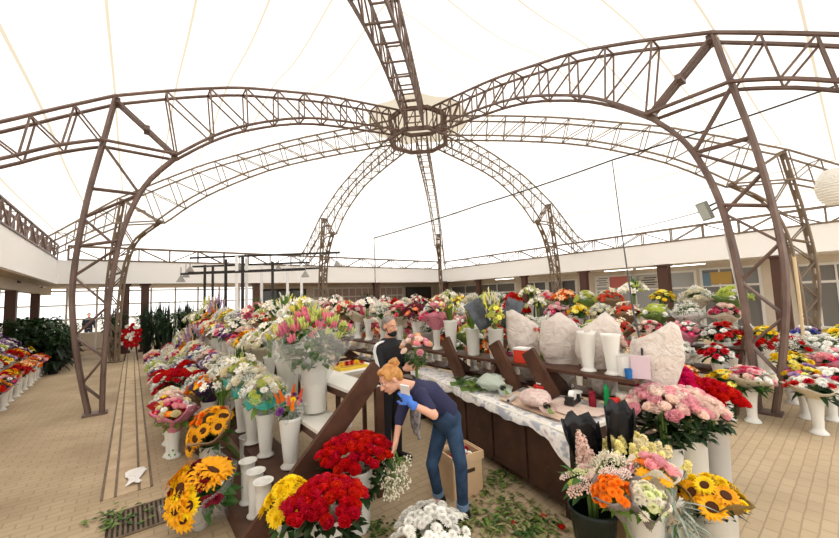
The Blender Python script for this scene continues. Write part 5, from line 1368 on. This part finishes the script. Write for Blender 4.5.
far_person(G(11.4, 16.6), (-.2, -1, 0), 'distant person in a dark top standing before the pale glazed back front', M('dark_top', (58, 52, 54), .85), M('dark_trousers', (38, 44, 60), .85))
# ================================================================== REMAINING THINGS
# cardboard box by the woman's feet
bx = thing('cardboard_box', 'beige cardboard box with a hand hole beside the woman\'s jeans', 'box', at(461, 490), .5)
CARD = M('cardboard', (222, 190, 150), .8, noise=((208, 174, 136), 3))
k = MB(); w_, d_, h_ = .34, .28, .40
for a, b, x, y in ((w_, .012, 0, -d_/2), (w_, .012, 0, d_/2), (.012, d_, -w_/2, 0), (.012, d_, w_/2, 0)): k.box((x, y, h_/2), (a, b, h_))
k.box((0, 0, .01), (w_, d_, .012)); k.build('body', CARD, bx)
k = MB()
for a, b, x, y in ((w_+.04, .012, 0, -d_/2-.015), (w_+.04, .012, 0, d_/2+.015), (.012, d_+.04, -w_/2-.015, 0), (.012, d_+.04, w_/2+.015, 0)): k.box((x, y, h_-.03), (a, b, .08))
k.build('lid_rim', CARD, bx)
k = MB(); k.box((.03, -d_/2-.012, h_*.62), (.09, .012, .03)); k.build('hand_hole', M('hole_dark', (70, 50, 36), .9), bx)
p = at(461, 490); o = bouquet(V3((p.x, p.y, .02)), .13, .05, [('carnation', 'red'), ('mum', 'white')], 12, .34, 'red and white scraps of flowers inside the cardboard box', near=True, leaf=('leafy', 'mid'), hs=.035, lscale=.8)
bx2 = thing('cardboard_box', 'plain brown cardboard box between the dark green bucket and the white vase', 'box', V3((1.62, 3.02, 0)), .2)
k = MB(); k.box((0, 0, .16), (.3, .24, .32)); k.build('body', CARD, bx2); k = MB(); k.box((0, -.125, .16), (.3, .006, .05)); k.build('tape', M('tape_tan', (190, 160, 120), .4), bx2)
# cut leaves and petals on the floor
def litter(label, spots, n, mat, L, seed, name='leaf_litter'):
    r_ = random.Random(seed); k = MB()
    for j in range(n):
        u, v, s_ = r_.choice(spots); p = at(u, v); t = r_.uniform(0, 2*PI); q = r_.gauss(0, 1)*s_; q2 = r_.gauss(0, 1)*s_
        a_ = r_.uniform(0, 2*PI); k.cur = j % len(mat)
        k.leaf((p.x+q, p.y+q2, .006+r_.uniform(0, .03)), (math.cos(a_), math.sin(a_), r_.uniform(-.05, .3)), (0, 0, 1), r_.uniform(.6, 1.3)*L, L*r_.uniform(.35, .6), .3, .25)
    o = k.build(name, mat); tag(o, label, 'leaves'); o['kind'] = 'stuff'; return o
litter('cut green leaves and stem scraps scattered on the paving before the counter', [(490, 490, .13), (505, 510, .14), (525, 520, .12), (490, 525, .16), (470, 532, .16), (530, 532, .12), (500, 478, .08), (455, 535, .2), (545, 528, .1), (510, 535, .2)], 620, [LM('olive'), LM('light'), LM('litter'), LM('mid'), LM('litter')], .07, 4)
litter('green leaf scraps on the paving before the white chrysanthemums', [(380, 535, .08), (372, 530, .06)], 50, [LM('light'), LM('mid')], .06, 9)
litter('green scraps strewn over the drain grate', [(140, 518, .14), (120, 524, .1), (105, 518, .08)], 60, [LM('mid'), LM('light')], .07, 12)
for i, (u, v) in enumerate([(513, 526), (543, 519), (562, 530)]):
    o = link('fallen_rose', head_mesh('rose', i), None, at(u, v)+V3((0, 0, .012)), None, PM('red')); o.scale = (.028,)*3
    tag(o, ['fallen red rose head on the leaf litter, middle of the scraps', 'fallen red rose head close to the counter foot', 'fallen red rose head beside the dark green bucket'][i], 'rose')
# drain grate
gr = thing('drain_grate', 'worn iron drain grate in the paving at the end of the strip', 'grate', at(138, 519), TH)
k = MB()
for i in range(12): k.box((-.2+.0364*i, 0, .007), (.018, .5, .010))
k.build('bars', IRON, gr); k = MB(); k.box((0, 0, .0015), (.46, .5, .003)); k.build('gap_shade', M('drain_gap_shade', (60, 50, 42), .8), gr); k = MB()  # dark sheet under the bars paints in the shade of the gaps
for y in (-.25, .25): k.box((0, y, .008), (.46, .02, .014))
k.build('rim', IRON, gr)
k = MB(); rows = []
for i in range(6): rows.append([k.vert((.03*math.sin(i*1.3+j)*1+.05*(j-1.5), .09*(i-2.5), .012+.03*abs(math.sin(i*2+j*1.7)))) for j in range(4)])
for i in range(5):
    for j in range(3): k.face((rows[i][j], rows[i][j+1], rows[i+1][j+1], rows[i+1][j]))
o = k.build('crumpled_paper', WPAP); o.location = at(135, 478); o.rotation_euler.z = .6; tag(o, 'crumpled white paper scrap lying on the drain strip', 'paper')
# black-wrapped dried flowers leaning at the counter end
bk = thing('black_wrapped_bunch', 'pale dried flowers in tall black wrap at the near counter corner', 'bouquet', V3((1.42, 2.98, 0)))
k = MB(); n = 14
for sx, lean, h0, h1, w0, w1, yy in ((-.06, -.10, .22, .92, .06, .15, 0), (.13, .06, .25, 1.0, .05, .12, .05)):
    rows = []
    for i in range(9):
        t = i/8; row = []
        for j in range(n):
            a_ = PI*(-.12+1.24*j/(n-1)); w_ = w0+(w1-w0)*t; row.append(k.vert((sx+lean*t+w_*math.cos(a_)*(1+.05*math.sin(i*2+j)), yy+w_*.75*math.sin(a_), h0+(h1-h0)*t+.06*t*math.sin(a_)+.03*t*math.sin(j*1.9))))
        rows.append(row)
    for i in range(8):
        for j in range(n-1): k.face((rows[i][j], rows[i][j+1], rows[i+1][j+1], rows[i+1][j]))
o = k.build('black_wrap', M('black_bag', (22, 22, 24), .25), bk, smooth=True); md = o.modifiers.new('t', 'SOLIDIFY'); md.thickness = .005
for i in range(5):
    link('flower_spire', head_mesh('spire', i % 3), bk, None, Matrix.Translation((-.10-.02*i+.03*(i % 2), -.03*(i % 3), .44+.05*i)) @ turn(V3((-.12, -.12, 1)), i) @ Matrix.Scale(.062, 4), PM('mauvepink'))
k = MB()
for i in range(6): k.tube((-.04+.012*i, .0, 0), (-.10+.02*i, 0, .6), .006, 4)
k.build('stems', STEMM, bk)
# small table and stall pieces by the man
t2 = thing('side_table', 'small white-topped table behind the aisle stand, left of the man', 'table', atd(352, 392, 5.2)*1.0, TH); t2.location.z = 0
k = MB(); k.box((0, 0, 1.0), (.75, .55, .04)); k.build('table_top', WHITEB, t2)
for x in (-.32, .32):
    for y in (-.22, .22): k = MB(); k.box((x, y, .49), (.05, .05, .98)); k.build('leg', WOOD, t2)
p = t2.location.copy(); fb = thing('flower_tray', 'yellow tray with red blooms on the small white-topped table', 'tray', V3((p.x-.03, p.y, 1.02)), TH)
k = MB(); k.box((0, 0, .02), (.44, .3, .04)); k.build('tray', M('yellow_tray', (240, 206, 70), .5), fb)
for i in range(10): link('carnation', head_mesh('carnation', i % 3), fb, None, Matrix.Translation((-.16+.08*(i % 5), -.08+.16*(i//5), .05)) @ Matrix.Scale(.045, 4), PM('red' if i % 3 else 'yellow'))
# overhead wires
WIRE = M('cable_black', (52, 50, 50), .5)
def wire(name, label, pts, r, sag=0.0):
    P = []
    for (p, q) in zip(pts, pts[1:]):
        for i in range(10): t = i/10; x = p.lerp(q, t); x.z -= sag*4*t*(1-t); P.append(x)
    P.append(pts[-1]); k = MB(); k.poly(P, r, 5); return tag(k.build(name, WIRE), label, 'cable')
A0, A1, A2, A3 = atd(374, 238, 12.5), atd(482, 204, 10.2), atd(612, 160, 8.3), atd(838, 85, 6.2)
far_end = A3+(A3-A2)*.12
wire('cable', 'long black overhead cable running from the back to the upper right truss', [A0, A1, A2, A3, far_end], .02, .03)
wire('cable', 'thin black cable dropping straight down before the back wall', [A0, V3((A0.x, A0.y, 2.0))], .013)
b0 = tv(641, a=3.98); wire('cable', 'black cable hanging from the overhead line down to the top board', [A2, atd(622, 235, 6.2), atd(633, 310, 4.3), atd(642, 350, 3.62), V3((b0.x, b0.y, SZ+.01))], .011)
wire('cable', 'thin pale line from the far right truss to the floodlight', [atd(584, 236, 16.0), atd(703, 211, 6.3)], .008, .1)
# floodlight on the right leg
fl_ = thing('floodlight', 'grey floodlight on an arm fixed to the right tent leg', 'lamp', atd(705, 211, 6.1))
p = atd(724, 203, 6.15)-fl_.location
k = MB(); k.box((0, 0, 0), (.07, .16, .32), .3); k.build('lamp_head', M('lamp_grey', (146, 150, 144), .4), fl_); fl_.rotation_euler = (0, R_(-22), 0)
k = MB(); k.box((-.04, -.012, 0), (.012, .13, .28), .3); k.build('lamp_glass', M('lamp_glass', (190, 196, 190), .2), fl_)
k = MB(); q = Matrix.Rotation(R_(22), 4, 'Y') @ p
k.tube((.03, 0, .05), q+V3((0, 0, .06)), .016, 6); k.tube((.03, 0, -.05), q+V3((0, 0, -.02)), .016, 6); k.build('arm', DARK, fl_)
# white cord down the right leg and a leaning pale pole
k = MB(); k.poly([atd(u, v, Y) for u, v, Y in [(722, 205, 6.13), (726, 240, 6.05), (735, 280, 5.92), (744, 318, 5.82), (753, 328, 5.74)]], .014, 5); tag(k.build('white_cord', M('cord_white', (226, 222, 214), .5)), 'white cord running down the inner chord of the right tent leg', 'cord')
k = MB(); k.poly([atd(794, 257, 7.4), atd(799, 296, 7.3), V3((atd(802, 330, 7.2).x, 7.2, 0.0))], .03, 8); tag(k.build('pole', M('pale_pole', (214, 190, 150), .7)), 'pale yellow pole leaning behind the right tent leg', 'pole')
# white ribbed lantern at the right edge
ln = thing('lantern', 'white ribbed hanging lantern at the right edge under the truss', 'lantern', atd(838, 187, 6.0))
k = MB(); pr = [(0, -.3)]
for i in range(13):
    z = -.28+i*.56/12; q = .28*math.sqrt(max(.05, 1-(z/.36)**2)); pr += [(q, z), (q*.95, z+.022)]
pr.append((0, .3)); k.lathe(pr, 24); k.build('paper_shade', M('lantern_white', (248, 246, 240), .6, trans=.4), ln)
k = MB(); k.tube((0, 0, .25), (.5, .0, .32), .014, 5); k.tube((.5, 0, .32), (.5, 0, 1.2), .014, 5); k.build('bracket', WIRE, ln)
# lamp frame above the aisle stand
lf = thing('lamp_frame', 'dark metal frame with white posts and hanging bell lamps above the aisle stand', 'frame', G(0, 0, 0), TH)
PW = M('post_white', (240, 240, 238), .4)
def fpt(u, Y): d = ray(u, 300); return ab(V3((d[0]*Y, Y, 0)))
posts = [(226, 10.2, 0), (237, 9.6, 1), (243, 9.7, 0), (247, 10.0, 1), (262, 11.6, 1), (273, 11.2, 0), (288, 12.0, 1), (302, 12.6, 1), (205, 11.5, 0), (213, 12.2, 0)]
for u, Y, wh in posts:
    a, b = fpt(u, Y); k = MB(); k.box((a, b, 1.64), (.07, .07, 3.28)); k.build('post', PW if wh else DARK, lf)
for u0, u1, Y0, Y1, z in [(190, 341, 9.8, 9.8, 3.3), (193, 310, 10.4, 10.4, 3.12), (181, 306, 9.3, 9.3, 2.82), (188, 320, 10.6, 10.6, 2.96)]:
    a0, b0_ = fpt(u0, Y0); a1, b1_ = fpt(u1, Y1); k = MB(); k.bar((a0, b0_, z), (a1, b1_, z), .05, .06, (0, 0, 1)); k.build('rail', DARK, lf)
for u, Y, z in [(181, 9.3, 2.8), (190, 9.8, 3.1), (186, 10.4, 3.0), (306, 9.3, 2.8), (279, 10.4, 3.1), (240, 9.8, 3.1), (338, 9.8, 3.1)]:
    a, b = fpt(u, Y); k = MB(); k.tube((a, b, z+.2), (a, b, z-.05), .012, 5); k.lathe([(.02, 0), (.04, -.03), (.11, -.15), (.105, -.15), (.03, -.02)], 14, (a, b, z-.03)); k.build('bell_lamp', M('lamp_bell', (150, 146, 140), .4), lf)
# dark green plants along the left aisle, and the standing wreath
def dark_plant(a, b, z, s_, label, kind='leafy'):
    root = thing('foliage_plant', label, 'plant', G(a, b, z), a*7, 'dark potted plants by the left aisle')
    link('pot', vase_mesh('pot'), root, None, None, M('pot_black', (34, 34, 34), .5)).scale = (1.1, 1.1, 1.0)
    o = link('foliage', foliage_mesh(kind, int(b*10) % 3), root, (0, 0, .34+s_*.75)); o.scale = (s_, s_, s_*1.7); o.material_slots[0].link = 'OBJECT'; o.material_slots[0].material = LM('black')
    o = link('foliage', foliage_mesh('rosefol', int(b*10) % 3), root, (0, 0, .34+s_*1.9)); o.scale = (s_*.8, s_*.8, s_*1.1); o.material_slots[0].link = 'OBJECT'; o.material_slots[0].material = LM('dark')
i = 0
for b in (16.2, 17.0, 17.8, 18.6, 19.4, 20.1):
    for a, z in ((-1.9-(b-16.2)*.02, 0), (-2.5, 0), (-3.0, .0)):
        dark_plant(a, b, z, (.5 if a > -2.2 else .62)*1.15, 'dark green leafy pot plant, %s from the camera in the %s line past the bouquets' % (ORD[int((b-16.2)/.78)], ['aisle-side', 'middle', 'canopy-side'][i % 3])); i += 1
for j, (a, b) in enumerate(((1.1, 16.9), (1.7, 17.3), (.5, 18.4), (-.6, 19.4), (.9, 19.2), (1.9, 18.6))):
    dark_plant(a, b, 0, .75, 'tall dark pot plant near the paired brown columns, %s from the camera' % ORD[j], 'blade')
wp = atd(132, 333, 13.6); wr = thing('wreath', 'red and white standing flower wreath past the drain strip', 'wreath', V3((wp.x, wp.y, 0)), TH*.3)
k = MB()
for x in (-.22, .22): k.tube((x, -.02, 0), (x*.3, .05, 1.3), .018, 5)
k.tube((0, .4, 0), (0, .06, 1.25), .018, 5); k.build('easel', WOOD, wr)
for i in range(34):
    t = i*2.4; q = .36*math.sqrt((i+.5)/34); c_ = 'white' if q < .14 else ('red' if q < .3 or i % 3 else 'white')
    link('carnation', head_mesh('carnation', i % 3), wr, None, Matrix.Translation((q*math.cos(t), -.06, .92+q*1.2*math.sin(t))) @ turn(V3((0, -1, .2)), i) @ Matrix.Scale(.075, 4), PM(c_))
o = link('foliage', foliage_mesh('leafy', 1), wr, (0, .03, .92)); o.scale = (.5, .16, .6); o.material_slots[0].link = 'OBJECT'; o.material_slots[0].material = LM('dark')
# slanted dark posts standing on the counter before the top board
stand_posts = [o for o in bpy.data.objects if o.get('label', '').startswith('stepped dark wooden flower stand behind the counter')][0]
def on_a(u, v, a):
    d = ray(u, v); t = a/(d[0]*CT+d[1]*ST); return (-d[0]*ST+d[1]*CT)*t, HC+d[2]*t
for (ut, vt, ub) in [(494, 343, 516), (528, 351, 553), (445, 339, 461)]:
    b1_, z1_ = on_a(ut, vt, 3.70); d = ray(ub, 385); b0_ = (-d[0]*ST+d[1]*CT)/(d[0]*CT+d[1]*ST)*3.70; z1_ = min(z1_, 1.42)
    k = MB(); k.bar((3.70, b0_, CZ+.03), (3.70, b1_, z1_), .06, .17, (1, 0, 0)); k.build('slanted_post', WOOD, stand_posts)
# green dots on the nearest flared vase
vv = [o for o in bpy.data.objects if o.get('label', '').startswith('white flared vase with green dots')][0]
for i, (t, z) in enumerate([(-1.9, .05), (-1.2, .1), (-1.5, .03), (-.8, .045)]):
    r_ = .062 if z < .06 else .052
    k = MB(); k.ball((r_*math.cos(t), r_*math.sin(t), z), .013, 8, 5); k.build('green_dot', M('dot_green', (90, 170, 60), .5), vv)
